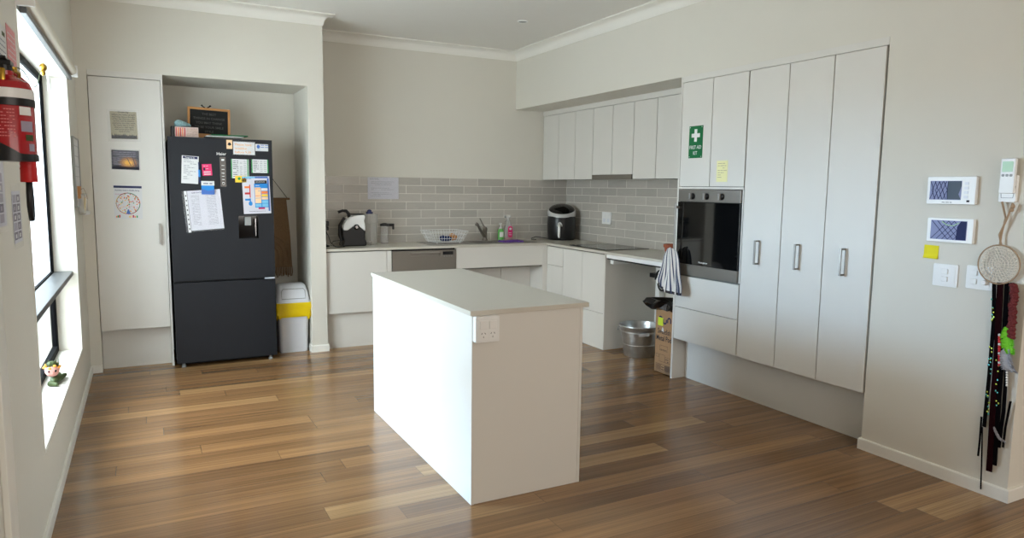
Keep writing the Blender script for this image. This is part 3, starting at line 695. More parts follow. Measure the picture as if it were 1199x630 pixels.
def tbl(seed):
    def dr(b,c):
        h_ = 0.152 if seed == 3 else 0.108
        b.quad(0,0.008,0,h_,c,0); b.quad(0.122,0.130,0,h_,c,0)
        for i in range(9 if seed == 3 else 6):
            b.scribble(0.014,0.055,h_-0.017-i*0.0155,0.008,c,1,seed+i); b.scribble(0.066,0.085,h_-0.017-i*0.0155,0.006,c,2,seed+20+i); b.scribble(0.095,0.116,h_-0.017-i*0.0155,0.006,c,2,seed+40+i)
            b.quad(0.01,0.12,h_-0.021-i*0.0155,h_-0.0204-i*0.0155,c,2)
    return dr
sheet('phone_list','white phone list with green edges, left one of the pair on the fridge','card',onY(270.8,208.5,DY,-0.5),0.134,0.152,tbl(3),'paper',('green','ink','ink_soft'),th=0.002)
sheet('phone_list','white phone list with green edges, right one nearest the fridge edge','card',onY(294.6,202.3,DY,0),0.130,0.108,tbl(9),'paper',('green','ink','ink_soft'),th=0.002)
sheet('yellow_magnet','small yellow magnet tucked under the left phone list on the fridge','magnet',onY(275.5,213.5,DY-0.003),0.085,0.052,lambda b,c:(b.ell(0.03,0.03,0.012,0.012,c,0,n=10),b.scribble(0.045,0.08,0.015,0.008,c,1,4)),'gold',('green','ink'),th=0.002)
def dr(b,c):
    b.quad(0,0.20,0.286,0.300,c,8); b.quad(0.1,0.20,0.286,0.300,c+0.0001,1); b.quad(0.193,0.206,0.02,0.285,c,1)
    b.ell(0.02,0.285,0.006,0.006,c,3,n=8); b.scribble(0.03,0.07,0.281,0.006,c,1,3)
    b.quad(0.095,0.190,0.243,0.268,c,2); b.text('HOUSE PLAN',0.012,0.103,0.252,c+0.0002,9)
    b.quad(0.090,0.197,0.05,0.243,c,4); b.quad(0.094,0.140,0.085,0.212,c+0.0001,5); b.scribble(0.10,0.19,0.225,0.007,c+0.0001,9,5)
    for i,m in enumerate((9,7,6,5)): b.quad(0.144,0.193,0.185-i*0.024,0.205-i*0.024,c+0.0001,m)
    for x in (0.094,0.146): b.quad(x,x+0.046,0.055,0.080,c+0.0001,8)
    b.quad(0.146,0.193,0.083,0.108,c+0.0001,8)
    for i in range(6): b.scribble(0.097,0.137,0.200-i*0.019,0.006,c+0.0002,3+i%3,7+i)
    b.quad(0.115,0.165,0.036,0.050,c+0.0002,10); b.scribble(0.03,0.17,0.018,0.004,c,2,8)
    b.quad(0.052,0.060,0.13,0.235,c,3)
    for y,m in ((0.215,7),(0.165,3),(0.115,4)): b.quad(0.016,0.055,y-0.008,y+0.008,c+0.0001,m)
    b.ell(0.056,0.083,0.015,0.018,c+0.0002,4,n=14); b.quad(0.05,0.06,0.09,0.125,c+0.0001,4)
sheet('colour_chart','laminated sheet with coloured flow chart hanging at the fridge right edge','poster',onY(285.6,250.6,DY-0.004,1.5),0.212,0.302,dr,'paper_lilac',('paper','mid_blue','ink','red','blue','peach','gold','orange','sky_blue','paper','magenta'),th=0.001)

# ---- on top of the fridge
FT = 1.823
cb = thing('chalkboard','small black chalkboard in a wooden frame standing on the fridge','chalkboard',(-3.755,-0.40,FT))
A = pt(219.5,154.5,'Y',-0.40); F = Fr((A.x,A.y,FT+0.0345),(1,0.0,-0.03),(0,0.10,1)); WF,HF = 0.325,0.232
b = MB(F); b.box(0,WF,0,0.018,0,0.018).box(0,WF,HF-0.018,HF,0,0.018).box(0,0.018,0.018,HF-0.018,0,0.018).box(WF-0.018,WF,0.018,HF-0.018,0,0.018); b.build('frame','wood_frame',cb,bev=0.002)
MB(F).box(0.017,WF-0.017,0.017,HF-0.017,0.004,0.010).build('board','chalk_black',cb)
b = MB(F)
for i,l in enumerate(("THE BEST","THINGS IN CHANGE","YOU MAY THINK","TO BE YOUR SMILE","STYLE")): b.text(l,0.026,WF/2,HF-0.060-i*0.036,0.0105,center=True)
b.build('chalk_lettering','chalk',cb)
b = MB(F)
for s_ in (-1,1): b.tube([(WF*0.43+s_*0.006,HF,0.012),(WF*0.43+s_*0.022,HF+0.008,0.014),(WF*0.43+s_*0.036,HF+0.020,0.014)],[0.004,0.005,0.008],seg=8)
b.build('hanging_bow','black_plastic',cb,smooth=True)
MB(F).box(0.03,WF-0.03,-0.028,0.004,-0.03,0.026).build('stand','wood_frame',cb,bev=0.002)
bk = thing('storage_basket','low black basket on top of the fridge at the left','basket',(-3.96,-0.52,FT))
b = MB(); b.box(-4.035,-3.87,-0.58,-0.44,FT+0.002,FT+0.008).box(-4.035,-3.87,-0.58,-0.574,FT+0.002,FT+0.09).box(-4.035,-3.87,-0.446,-0.44,FT+0.002,FT+0.09).box(-4.035,-4.029,-0.58,-0.44,FT+0.002,FT+0.09).box(-3.876,-3.87,-0.58,-0.44,FT+0.002,FT+0.09)
b.build('basket_body','black_plastic',bk,bev=0.002)
b = MB(); b.ball((-3.955,-0.51,FT+0.095),0.055,0.05,0.042); b.ball((-3.975,-0.53,FT+0.115),0.035,0.03,0.028); b.ball((-3.92,-0.5,FT+0.10),0.035,0.03,0.025)
b.build('folded_cloth','cloth_aqua',label='crumpled pale aqua cloth heaped in the basket on the fridge',cat='cloth',smooth=True)
F = face_front((-4.010,-0.640,FT+0.001))
cx = thing('tissue_carton','small red and white patterned carton on the front edge of the fridge top','box',(-3.92,-0.62,FT))
MB(F).box(0,0.168,0,0.080,-0.05,0).build('carton','carton_pink',cx,bev=0.002)
b = MB(F)
for i in range(5): b.quad(0.006+i*0.015,0.013+i*0.015,0.006,0.074,0.0006,i%2)
for i in range(5): b.scribble(0.085,0.16,0.012+i*0.013,0.006,0.0006,2,i)
b.build('printed_pattern',['red','orange','twine'],cx)
for i,(x0,x1,y,mt,lb) in enumerate(((-3.80,-3.52,0.0,'black_gloss','dark glossy folder lying on the fridge, bottom of the paper pile'),(-3.79,-3.50,0.012,'paper','white folded papers lying on the dark folder on the fridge'),(-3.76,-3.47,0.02,'sign_green','green and navy magazine on top of the papers on the fridge'))):
    MB(Fr(((x0+x1)/2,-0.56+i*0.012,FT+0.002+i*0.012),(1,0.06*(i-1),0),(0,1,0))).box(-0.14,0.14,-0.10,0.10,0,0.009).build(('folder','paper_pile','magazine')[i],mt,label=lb,cat=('folder','papers','magazine')[i],bev=0.002)

# ---- macrame hanging behind the bin
mc = thing('macrame_hanging','brown macrame wall hanging with rainbow arches and fringe above the bin','wall hanging',(-3.2,-0.02,0.62))
Fm = face_front((-3.42,-0.012,0.60)); b = MB(Fm)
b.prism([(0.03,0.10),(0.385,0.10),(0.372,0.40),(0.345,0.735),(0.06,0.745)],0.002,0.012)
b.build('woven_panel','brown_macrame',mc)
b = MB(Fm)
for k in range(3):
    r_ = 0.07+0.042*k; b.tube([(0.195+r_*math.cos(math.radians(a)),0.22+1.15*r_*math.sin(math.radians(a)),0.016) for a in range(0,181,12)],0.010,seg=8)
    for s_ in (-1,1): b.tube([(0.195+s_*r_,0.22,0.016),(0.195+s_*r_,0.12,0.016)],0.010,seg=8)
b.build('rainbow_arches','brown_macrame',mc,smooth=True)
b = MB(Fm)
for i in range(30):
    a = 0.035+i*0.012; b.tube([(a,0.105,0.010),(a+random.uniform(-.003,.003),0.05,0.012),(a+random.uniform(-.004,.004),random.uniform(0.0,0.03),0.010)],0.0045,seg=5)
b.build('fringe','brown_macrame',mc)
MB(Fm).tube([(0.03,0.735,0.014),(0.375,0.735,0.014)],0.010,seg=10).build('rod','brown_macrame',mc)
MB(Fm).tube([(0.355,0.74,0.010),(0.19,0.97,0.006),(0.06,0.74,0.010)],0.003,seg=6).build('cord','cord_brown',mc)

# ---- swing bin
bn = thing('swing_bin','white plastic swing-lid bin with yellow liner beside the fridge','bin',(-3.125,-0.42,0))
def rr(cx,cy,w,d,r,k=4):
    ps=[]
    for ax,ay,t0 in ((w-r,d-r,0),(-w+r,d-r,90),(-w+r,-d+r,180),(w-r,-d+r,270)):
        for i in range(k+1):
            t=math.radians(t0+90*i/k); ps.append((cx+ax+r*math.cos(t),cy+ay+r*math.sin(t)))
    return ps
def loft(mb,rings,m=0,cap=True):
    k=len(rings[0][0]); vs=[(x,y,z) for ps,z in rings for x,y in ps]; n=len(rings)
    fs=[(i*k+j,i*k+(j+1)%k,(i+1)*k+(j+1)%k,(i+1)*k+j) for i in range(n-1) for j in range(k)]
    if cap: fs+=[tuple(range(k-1,-1,-1)),tuple((n-1)*k+j for j in range(k))]
    return mb.add(vs,fs,m)
BX,BYc=-3.128,-0.43
loft(MB(),[(rr(BX,BYc,0.118,0.125,0.03),0.002),(rr(BX,BYc,0.132,0.142,0.035),0.44)]).build('bin_body','bin_plastic',bn,smooth=True)
b=MB(); rings=[]
pr=random.Random(5)
k=len(rr(0,0,0.1,0.1,0.03))
low=[pr.uniform(-0.03,0.03) for _ in range(k)]
vs=[];
for q,(w,z) in enumerate(((0.141,0.315),(0.153,0.345),(0.147,0.375),(0.155,0.405),(0.148,0.445))):
    for j,(x,y) in enumerate(rr(BX,BYc,w,w+0.008,0.035)):
        wob=1+pr.uniform(-0.02,0.03); vs.append((BX+(x-BX)*wob,BYc+(y-BYc)*wob,z+(low[j] if q==0 else low[j]*0.3 if q==1 else 0)))
b.add(vs,[(i*k+j,i*k+(j+1)%k,(i+1)*k+(j+1)%k,(i+1)*k+j) for i in range(4) for j in range(k)])
b.build('bin_liner','yellow_plastic',bn,smooth=True)
lid=loft(MB(),[(rr(BX,BYc,0.147,0.156,0.04),0.432),(rr(BX,BYc,0.147,0.156,0.04),0.455),(rr(BX,BYc,0.140,0.148,0.04),0.462),(rr(BX,BYc,0.134,0.130,0.05),0.53),(rr(BX,BYc,0.118,0.09,0.05),0.585),(rr(BX,BYc,0.105,0.05,0.045),0.600)]).build('lid','bin_plastic',bn,smooth=True)
Fl=Fr((BX,BYc-0.1475,0.462),(1,0,0),(0,0.30,1))
b=MB(Fl); b.tube([(-0.10,0.018,0.0),(-0.10,0.085,0.004),(-0.085,0.105,0.004),(0.085,0.105,0.004),(0.10,0.085,0.004),(0.10,0.018,0.0)],0.003,seg=6,closed=True); b.build('swing_flap_rim','grey_plastic',lid)

# ================================================================ WORKTOP ITEMS
ZT=0.906
sk=thing('kitchen_sink','stainless double-bowl sink with drainer set in the worktop','sink',(-1.25,-0.3,0.75))
b=MB(); x0,x1,y0,y1=SX0,SX1,SY0,SY1
bowls=((-1.34,-1.02),(-0.98,-0.72))
b.box(x0,bowls[0][0],y0,y1,ZT,ZT+0.003).box(bowls[0][1],bowls[1][0],y0,y1,ZT,ZT+0.003).box(bowls[1][1],x1,y0,y1,ZT,ZT+0.003)
b.box(bowls[0][0],bowls[0][1],y0,y0+0.03,ZT,ZT+0.003).box(bowls[0][0],bowls[0][1],y1-0.06,y1,ZT,ZT+0.003).box(bowls[1][0],bowls[1][1],y0,y0+0.03,ZT,ZT+0.003).box(bowls[1][0],bowls[1][1],y1-0.06,y1,ZT,ZT+0.003)
b.build('rim','steel',sk)
for a0,a1 in bowls:
    b=MB(); c0,c1=y0+0.03,y1-0.06; zz=0.76
    b.box(a0,a0+0.003,c0,c1,zz,ZT).box(a1-0.003,a1,c0,c1,zz,ZT).box(a0,a1,c0,c0+0.003,zz,ZT).box(a0,a1,c1-0.003,c1,zz,ZT).box(a0,a1,c0,c1,zz-0.003,zz)
    b.build('bowl','steel',sk)
b=MB()
for i in range(9): b.box(x0+0.04,-1.37,y0+0.045+i*0.038,y0+0.053+i*0.038,ZT+0.003,ZT+0.006)
b.build('drainer_ridges','steel',sk)
fx,fy=-1.085,-0.135
ft=thing('mixer_tap','dark chrome mixer tap with angled spout behind the sink','tap',(fx,fy,ZT+0.003))
MB().lathe((fx,fy,ZT+0.003),[(0.030,0),(0.030,0.01),(0.022,0.02),(0.023,0.10),(0.026,0.11),(0.024,0.135),(0.012,0.145)],seg=24).build('tap_body','steel_dark',ft,smooth=True)
MB().tube([(fx,fy,ZT+0.035),(fx-0.06,fy-0.045,ZT+0.095),(fx-0.125,fy-0.09,ZT+0.175),(fx-0.145,fy-0.105,ZT+0.188),(fx-0.155,fy-0.112,ZT+0.172)],[0.016,0.015,0.013,0.013,0.012],seg=14).build('spout','steel_dark',ft,smooth=True)
MB().tube([(fx,fy,ZT+0.135),(fx-0.02,fy+0.005,ZT+0.17),(fx-0.055,fy+0.01,ZT+0.235)],[0.010,0.007,0.006],seg=10).build('lever','steel_dark',ft,smooth=True)
# purple cloth
b=MB(); n=14; vs=[];fs=[]
for i in range(n+1):
    for j in range(7):
        vs.append((-1.03+0.23*i/n+0.006*math.sin(j),-0.47+0.13*j/6+0.01*math.sin(i*.9),ZT+0.010+0.010*abs(math.sin(i*0.9+j*0.5))+0.004*math.sin(i*2.1)))
vs+=[(x,y,ZT+0.0045) for x,y,z in vs]; N=(n+1)*7
for i in range(n):
    for j in range(6):
        a=i*7+j; fs+=[(a,a+7,a+8,a+1),(a+N,a+1+N,a+8+N,a+7+N)]
ed=[i*7 for i in range(n+1)]+[n*7+j for j in range(1,7)]+[i*7+6 for i in range(n-1,-1,-1)]+[j for j in range(5,0,-1)]
fs+=[(ed[i],ed[(i+1)%len(ed)],ed[(i+1)%len(ed)]+N,ed[i]+N) for i in range(len(ed))]
# the cloth lies over the front edge of the sink
b.add(vs,fs); b.build('dish_cloth','purple_cloth',label='purple dish cloth draped on the edge of the sink',cat='cloth',smooth=True)
# dish rack
dr_=thing('dish_rack','white wire dish rack on the sink drainer','dish rack',(-1.58,-0.3,ZT+0.006))
b=MB(); R0=(-1.75,-1.47,-0.42,-0.17); R1=(-1.80,-1.42,-0.46,-0.13); zb_,zt_=ZT+0.018,ZT+0.125
def loop(r,z): return [(r[0],r[2],z),(r[1],r[2],z),(r[1],r[3],z),(r[0],r[3],z)]
for f_ in (0,0.35,0.7,1.0):
    r=[R0[i]+(R1[i]-R0[i])*f_ for i in range(4)]; P=loop(r,zb_+(zt_-zb_)*f_)
    for i in range(4): b.tube([P[i],P[(i+1)%4]],0.003 if f_==1 else 0.002,seg=6)
def edge(n,fn):
    for i in range(n+1):
        a,c_=fn(i/n); b.tube([a,c_],0.0018,seg=5)
L=lambda a,c_,t:a+(c_-a)*t
edge(12,lambda t:((L(R0[0],R0[1],t),R0[2],zb_),(L(R1[0],R1[1],t),R1[2],zt_)))
edge(12,lambda t:((L(R0[0],R0[1],t),R0[3],zb_),(L(R1[0],R1[1],t),R1[3],zt_)))
edge(9,lambda t:((R0[0],L(R0[2],R0[3],t),zb_),(R1[0],L(R1[2],R1[3],t),zt_)))
edge(9,lambda t:((R0[1],L(R0[2],R0[3],t),zb_),(R1[1],L(R1[2],R1[3],t),zt_)))
edge(10,lambda t:((L(R0[0],R0[1],t),R0[2],zb_),(L(R0[0],R0[1],t),R0[3],zb_)))
b.build('wire_basket','wire_white',dr_)
for x in (R0[0]+0.02,R0[1]-0.02):
    for y in (R0[2]+0.01,R0[3]-0.01): MB().lathe((x,y,ZT+0.0065),[(0.006,0),(0.005,0.012)],seg=10).build('foot','wire_white',dr_)
b=MB(); b.ball((-1.60,-0.34,ZT+0.048),0.055,0.035,0.026); b.ball((-1.64,-0.33,ZT+0.052),0.03,0.03,0.03); b.build('scrunched_cloth','cloth_blue',label='navy blue cloth bundled in the wire dish rack',cat='cloth',smooth=True)
b=MB(); b.ball((-1.505,-0.27,ZT+0.055),0.045,0.034,0.033); b.ball((-1.52,-0.28,ZT+0.075),0.03,0.03,0.02); b.build('sponge','sponge',label='orange sponge in the right end of the dish rack',cat='sponge',smooth=True)
# soap pump
sp=thing('soap_pump','small green hand soap bottle with white pump beside the sink','soap bottle',(-0.86,-0.07,ZT))
q=(-0.862,-0.062,ZT)
loft(MB(),[(rr(q[0],q[1],0.030,0.019,0.014),ZT),(rr(q[0],q[1],0.031,0.020,0.014),ZT+0.10),(rr(q[0],q[1],0.020,0.014,0.012),ZT+0.118)]).build('bottle','liquid_green',sp,smooth=True)
MB().box(q[0]-0.022,q[0]+0.022,q[1]-0.0205,q[1]-0.0195,ZT+0.03,ZT+0.085).build('label','white_plastic',sp)
b=MB(); b.lathe((q[0],q[1],ZT+0.118),[(0.014,0),(0.014,0.018),(0.005,0.020),(0.005,0.05),(0.014,0.052),(0.014,0.062)],seg=16); b.tube([(q[0],q[1],ZT+0.175),(q[0]-0.03,q[1]-0.02,ZT+0.172)],0.006,seg=8); b.build('pump','white_plastic',sp,smooth=True)
# pink spray bottle
q=(-0.775,-0.075)
s2=thing('spray_bottle','tall clear spray bottle of pink cleaner by the back tiles','bottle',(q[0],q[1],ZT))
loft(MB(),[(rr(q[0],q[1],0.046,0.028,0.02),ZT),(rr(q[0],q[1],0.048,0.030,0.02),ZT+0.09),(rr(q[0],q[1],0.036,0.024,0.02),ZT+0.15),(rr(q[0],q[1],0.020,0.018,0.015),ZT+0.19)]).build('bottle','clear_fluted',s2,smooth=True)
loft(MB(),[(rr(q[0],q[1],0.042,0.024,0.018),ZT+0.003),(rr(q[0],q[1],0.042,0.025,0.018),ZT+0.03)]).build('cleaner_liquid','liquid_pink',s2,smooth=True)
b=MB(face_front((q[0]-0.022,q[1]-0.0315,ZT+0.028))); b.rbox(0,0.054,0,0.12,0,0.001,0.02); b.ell(0.028,0.09,0.015,0.012,0.0015,1); b.scribble(0.008,0.046,0.045,0.010,0.0015,1,3); b.scribble(0.01,0.044,0.025,0.008,0.0015,1,5); b.build('label',['label_pink','white_plastic'],s2)
b=MB(); b.lathe((q[0],q[1],ZT+0.19),[(0.019,0),(0.019,0.022),(0.013,0.026),(0.013,0.045)],seg=16); b.box(q[0]-0.045,q[0]+0.022,q[1]-0.014,q[1]+0.014,ZT+0.232,ZT+0.262); b.tube([(q[0]-0.02,q[1],ZT+0.235),(q[0]-0.03,q[1],ZT+0.205),(q[0]-0.045,q[1],ZT+0.19)],0.005,seg=8)
b.build('trigger','clear_fluted',s2,bev=0.002)
# laminated notice on tiles
F=face_front(pt(430.6,233,'Y',-0.012))
def dr(b,c):
    b.text('Kitchen cleaning',0.016,0.02,0.192,c,0,width=0.09)
    for i,w in enumerate((0.23,0.21,0.22,0.0,0.20,0.23,0.0,0.21,0.22,0.10)):
        if w: b.scribble(0.035,0.035+w,0.168-i*0.0155,0.006,c,0,i)
sheet('laminated_notice','white laminated typed notice on the grey wall tiles','notice',F,0.315,0.213,dr,'paper_lilac',('ink_soft',),sleeve=(0.004,0.004,0.004,0.004))
# coffee machine
cmx,cmy=-2.535,-0.30
cf=thing('coffee_machine','round-bodied black and white capsule coffee machine on the worktop','coffee machine',(cmx,cmy,ZT))
Fc=face_front((cmx-0.13,cmy-0.075,ZT))
def arc(cx,cy,r,a0,a1,n): return [(cx+r*math.cos(math.radians(a0+(a1-a0)*i/n)),cy+r*math.sin(math.radians(a0+(a1-a0)*i/n))) for i in range(n+1)]
b=MB(Fc); b.prism([(0.02,0.0),(0.245,0.0),(0.250,0.03),(0.235,0.06),(0.235,0.115),(0.240,0.150),(0.225,0.185),(0.13,0.20),(0.035,0.185),(0.020,0.14),(0.022,0.09),(0.035,0.05)],-0.16,0.0)
b.build('body','black_plastic',cf,bev=0.012,seg=3)
b=MB(Fc); b.prism([(0.028,0.150),(0.030,0.190),(0.050,0.235),(0.090,0.270),(0.145,0.285),(0.225,0.290),(0.232,0.270),(0.222,0.235),(0.232,0.185),(0.232,0.140),(0.200,0.165),(0.170,0.188),(0.135,0.195),(0.100,0.170),(0.065,0.148)],-0.13,0.012)
b.build('shell','white_plastic',cf,bev=0.008,seg=3)
b=MB(Fc); b.lathe((0.148,0.178,0.0),[(0.026,0.0),(0.026,0.018),(0.02,0.022)],seg=24); b.lathe((0.148,0.178,0.0),[(0.015,0.022),(0.014,0.026)],1,seg=20); b.build('dial',['black_gloss','chrome'],cf,smooth=True)
b=MB(Fc); b.tube([(0.095,0.25,-0.04),(0.09,0.30,-0.04),(0.065,0.325,-0.03),(0.03,0.328,-0.03),(-0.01,0.315,-0.03)],[0.014,0.016,0.015,0.012,0.014],seg=12); b.build('lever','black_plastic',cf,smooth=True)
MB(Fc).tube([(0.03,0.05,-0.06),(0.012,0.10,-0.07),(0.014,0.19,-0.07),(0.06,0.26,-0.07)],0.016,seg=12).build('water_tank_frame','black_plastic',cf,smooth=True)
MB(Fc).box(0.12,0.225,0.288,0.300,-0.10,-0.01).build('top_latch','black_plastic',cf,bev=0.004)
MB(Fc).tube([(0.245,0.01,-0.02),(0.275,0.004,-0.01),(0.30,0.006,-0.02),(0.295,0.035,-0.02),(0.255,0.045,-0.03)],0.003,seg=6).build('drip_tray_bow','chrome',cf,smooth=True)
# stick blender / stand at the far left
sb=thing('hand_blender','black hand blender on its stand partly hidden by the pier','blender',(-2.80,-0.33,ZT))
MB().lathe((-2.800,-0.33,ZT),[(0.045,0),(0.045,0.01),(0.018,0.02),(0.014,0.03)],seg=20).build('base','black_plastic',sb,smooth=True)
MB().tube([(-2.795,-0.33,ZT+0.02),(-2.79,-0.33,ZT+0.15)],0.012,seg=12).build('shaft','black_plastic',sb,smooth=True)
b=MB(); b.box(-2.835,-2.765,-0.37,-0.29,ZT+0.150,ZT+0.185).box(-2.835,-2.762,-0.37,-0.29,ZT+0.190,ZT+0.235); b.build('motor_head','black_plastic',sb,bev=0.008)
MB().tube([(-2.80,-0.36,ZT+0.16),(-2.78,-0.41,ZT+0.10),(-2.77,-0.43,ZT+0.05),(-2.73,-0.44,ZT+0.006),(-2.68,-0.44,ZT+0.004),(-2.66,-0.42,ZT+0.02),(-2.68,-0.41,ZT+0.06),(-2.74,-0.42,ZT+0.055),(-2.77,-0.43,ZT+0.02),(-2.71,-0.45,ZT+0.004),(-2.64,-0.43,ZT+0.004)],0.0035,seg=6).build('power_cord','black_plastic',sb,smooth=True)
# clear container and jug
cc=thing('clear_jug','tall clear fluted container with navy lid next to the coffee machine','container',(-2.33,-0.22,ZT))
b=MB(); seg=36
for i,(r,z) in enumerate(((0.050,0),(0.055,0.20),(0.063,0.205),(0.065,0.29))): pass
prof=[(0.052,0.0),(0.056,0.205),(0.062,0.21),(0.064,0.292)]
vs=[(-2.33+r*(1+0.03*(k%2))*math.cos(2*math.pi*k/seg),-0.22+r*(1+0.03*(k%2))*math.sin(2*math.pi*k/seg),ZT+z) for r,z in prof for k in range(seg)]
b.add(vs,[(i*seg+k,i*seg+(k+1)%seg,(i+1)*seg+(k+1)%seg,(i+1)*seg+k) for i in range(3) for k in range(seg)]+[tuple(range(seg-1,-1,-1)),tuple(3*seg+k for k in range(seg))])
b.build('container','clear_fluted',cc)
b=MB(); b.lathe((-2.345,-0.22,ZT+0.293),[(0.034,0),(0.034,0.018),(0.022,0.020),(0.020,0.034),(0.008,0.04)],seg=10); b.build('lid','navy',cc)
pj=thing('french_press','clear glass plunger jug with a black handle by the tiles','jug',(-2.165,-0.13,ZT))
MB().lathe((-2.170,-0.13,ZT),[(0.038,0),(0.038,0.16),(0.040,0.17)],seg=24).build('glass_jug','clear_plastic',pj,smooth=True)
b=MB(); b.lathe((-2.170,-0.13,ZT),[(0.045,0.170),(0.045,0.19),(0.012,0.20)],seg=20); b.box(-2.15,-2.075,-0.145,-0.115,ZT+0.165,ZT+0.193).box(-2.088,-2.075,-0.145,-0.115,ZT+0.135,ZT+0.17); b.build('handle','black_plastic',pj,bev=0.003)
MB().lathe((-2.170,-0.13,ZT),[(0.039,0.0),(0.039,0.004)],seg=20).build('base_ring','chrome',pj)
# air fryer
ax,ay=-0.205,-0.235; AR=0.155
af=thing('air_fryer','black air fryer with silver band in the worktop corner','air fryer',(ax,ay,ZT))
MB().lathe((ax,ay,ZT),[(0.138,0),(0.146,0.01),(0.153,0.09),(0.155,0.17),(0.150,0.25),(0.146,0.27)],seg=40).build('body','black_plastic',af,smooth=True)
vdir=(Vector((CAM.x,CAM.y,0))-Vector((ax,ay,0))).normalized(); 
def tilt(p,r,z):   # a ring whose plane leans towards the front
    return z-0.050*(p.x*vdir.x+p.y*vdir.y)/0.15
b=MB(); seg=40; vs=[]
rings=[(0.150,0.255,0),(0.156,0.296,1),(0.152,0.318,1),(0.140,0.330,1)]
for r,z,tl in rings:
    for k in range(seg):
        p=Vector((r*math.cos(2*math.pi*k/seg),r*math.sin(2*math.pi*k/seg),0)); vs.append((ax+p.x,ay+p.y,ZT+(tilt(p,r,z) if tl else z)))
b.add(vs,[(i*seg+k,i*seg+(k+1)%seg,(i+1)*seg+(k+1)%seg,(i+1)*seg+k) for i in range(3) for k in range(seg)]); b.build('silver_band','silver',af,smooth=True)
b=MB(); vs=[]
for r,z in ((0.141,0.328),(0.128,0.343),(0.105,0.355),(0.06,0.364),(0.002,0.366)):
    for k in range(seg):
        p=Vector((r*math.cos(2*math.pi*k/seg),r*math.sin(2*math.pi*k/seg),0)); vs.append((ax+p.x,ay+p.y,ZT+tilt(p,r,z)+0.001))
b.add(vs,[(i*seg+k,i*seg+(k+1)%seg,(i+1)*seg+(k+1)%seg,(i+1)*seg+k) for i in range(4) for k in range(seg)]); b.build('top_cover','black_gloss',af,smooth=True)
ang=math.atan2(vdir.y,vdir.x)-0.12; hd=Vector((math.cos(ang),math.sin(ang),0)); Fh=Fr(Vector((ax,ay,ZT))+hd*0.150,Z_.cross(hd),Z_)
MB(Fh).tube([(0,0.035,0.045),(0,0.05,0.052),(0,0.15,0.052),(0,0.165,0.03),(0,0.168,0.0)],[0.010,0.014,0.014,0.012,0.012],seg=12).build('basket_handle','white_plastic',af,smooth=True)
b=MB(Fh); b.ell(0,0.160,0.027,0.036,0.012,0,n=20,t0=0,t1=180); b.prism([(-0.029,0.150)]+arc(0,0.160,0.029,180,0,16)+[(0.029,0.150)],-0.01,0.011); b.build('release_badge','steel',af)
MB().tube([(-0.36,-0.22,ZT+0.012),(-0.40,-0.16,ZT+0.02),(-0.46,-0.12,ZT+0.028),(-0.52,-0.13,ZT+0.014),(-0.545,-0.17,ZT+0.006),(-0.50,-0.20,ZT+0.004)],0.0045,seg=8).build('power_cord','black_plastic',af,smooth=True)
# hob
hb=thing('ceramic_hob','black glass hob set in the worktop under the rangehood','hob',(-0.30,-1.25,ZT))
MB().box(-0.548,-0.055,-1.570,-0.945,ZT,ZT+0.006).build('glass_plate','hob_glass',hb,bev=0.002)
b=MB()
for x,y,r in ((-0.42,-1.10,0.08),(-0.42,-1.42,0.095),(-0.18,-1.10,0.095),(-0.18,-1.42,0.075)): b.ell(x,y,r,r,ZT+0.0064,0,n=36,r0=0.97)
b.build('cooking_zone_rings','grey_plastic',hb)
# terracotta pot
q=pt(786.5,299.5,'Z',ZT); q=Vector((-0.40,-2.32,ZT))
q=Vector((-0.425,-2.315,ZT))
pot=thing('terracotta_pot','small terracotta pot with blue label at the worktop end by the oven','pot',q)
MB().lathe(q,[(0.040,0),(0.046,0.01),(0.058,0.085),(0.066,0.088),(0.067,0.112),(0.060,0.112),(0.056,0.09)],seg=28).build('pot','terracotta',pot,smooth=True)
MB().lathe(q,[(0.057,0.088),(0.057,0.098)],seg=24).build('soil','soil',pot)
hd=(Vector((CAM.x,CAM.y,0))-Vector((q.x,q.y,0))).normalized(); Fq=Fr(q+hd*0.0515+Vector((0,0,0.015)),Z_.cross(hd),Z_+hd*0.16)
MB(Fq).box(-0.024,0.020,0,0.058,0.001,0.003).build('paper_label','label_blue',pot)

# ---- tea towel on the oven handle
tw=thing('tea_towel','striped white and navy tea towel hanging from the oven handle','tea towel',(XR-0.03,-2.70,0.69))
b=MB(); cols=34; rows=18; vs=[];fs=[];ms=[]
top=Vector((XR-0.052,-2.682,1.035))
for j in range(rows+1):
    t=j/rows
    for i in range(cols+1):
        s_=i/cols*2-1
        wid=0.058+0.062*min(1,t*1.2)**0.8+0.004*math.sin(t*9)
        y=top.y-0.012*t - s_*wid + (0.035*t if s_<-0.0 else 0)
        dep=0.018*math.sin(s_*9+t*1.5)*(0.5+0.6*t)+0.030*(1-t)*(1-abs(s_))
        z=top.z-0.355*t-0.028*abs(s_)*(1-t)+ (0.05*(1-((s_+1)/2))*t if False else 0) + (0.09*max(0,-s_-0.3)*t)
        vs.append((top.x-0.004-abs(dep)*0.9-0.010,y,z))
for j in range(rows):
    for i in range(cols):
        a=j*(cols+1)+i; fs.append((a,a+1,a+cols+2,a+cols+1)); ms.append(2 if j==rows-1 and i%3 else (1 if i%4 in (1,) or i%12==6 else 0))
for q_,m_ in zip(fs,ms): pass
n0=len(b.v); b.v+=[Vector(v) for v in vs]; b.f+=fs; b.m+=ms
o=b.build('cloth_folds',['towel_white','towel_blue','towel_edge'],tw,smooth=True)
sm=o.modifiers.new('solid','SOLIDIFY'); sm.thickness=0.004; sm.offset=0
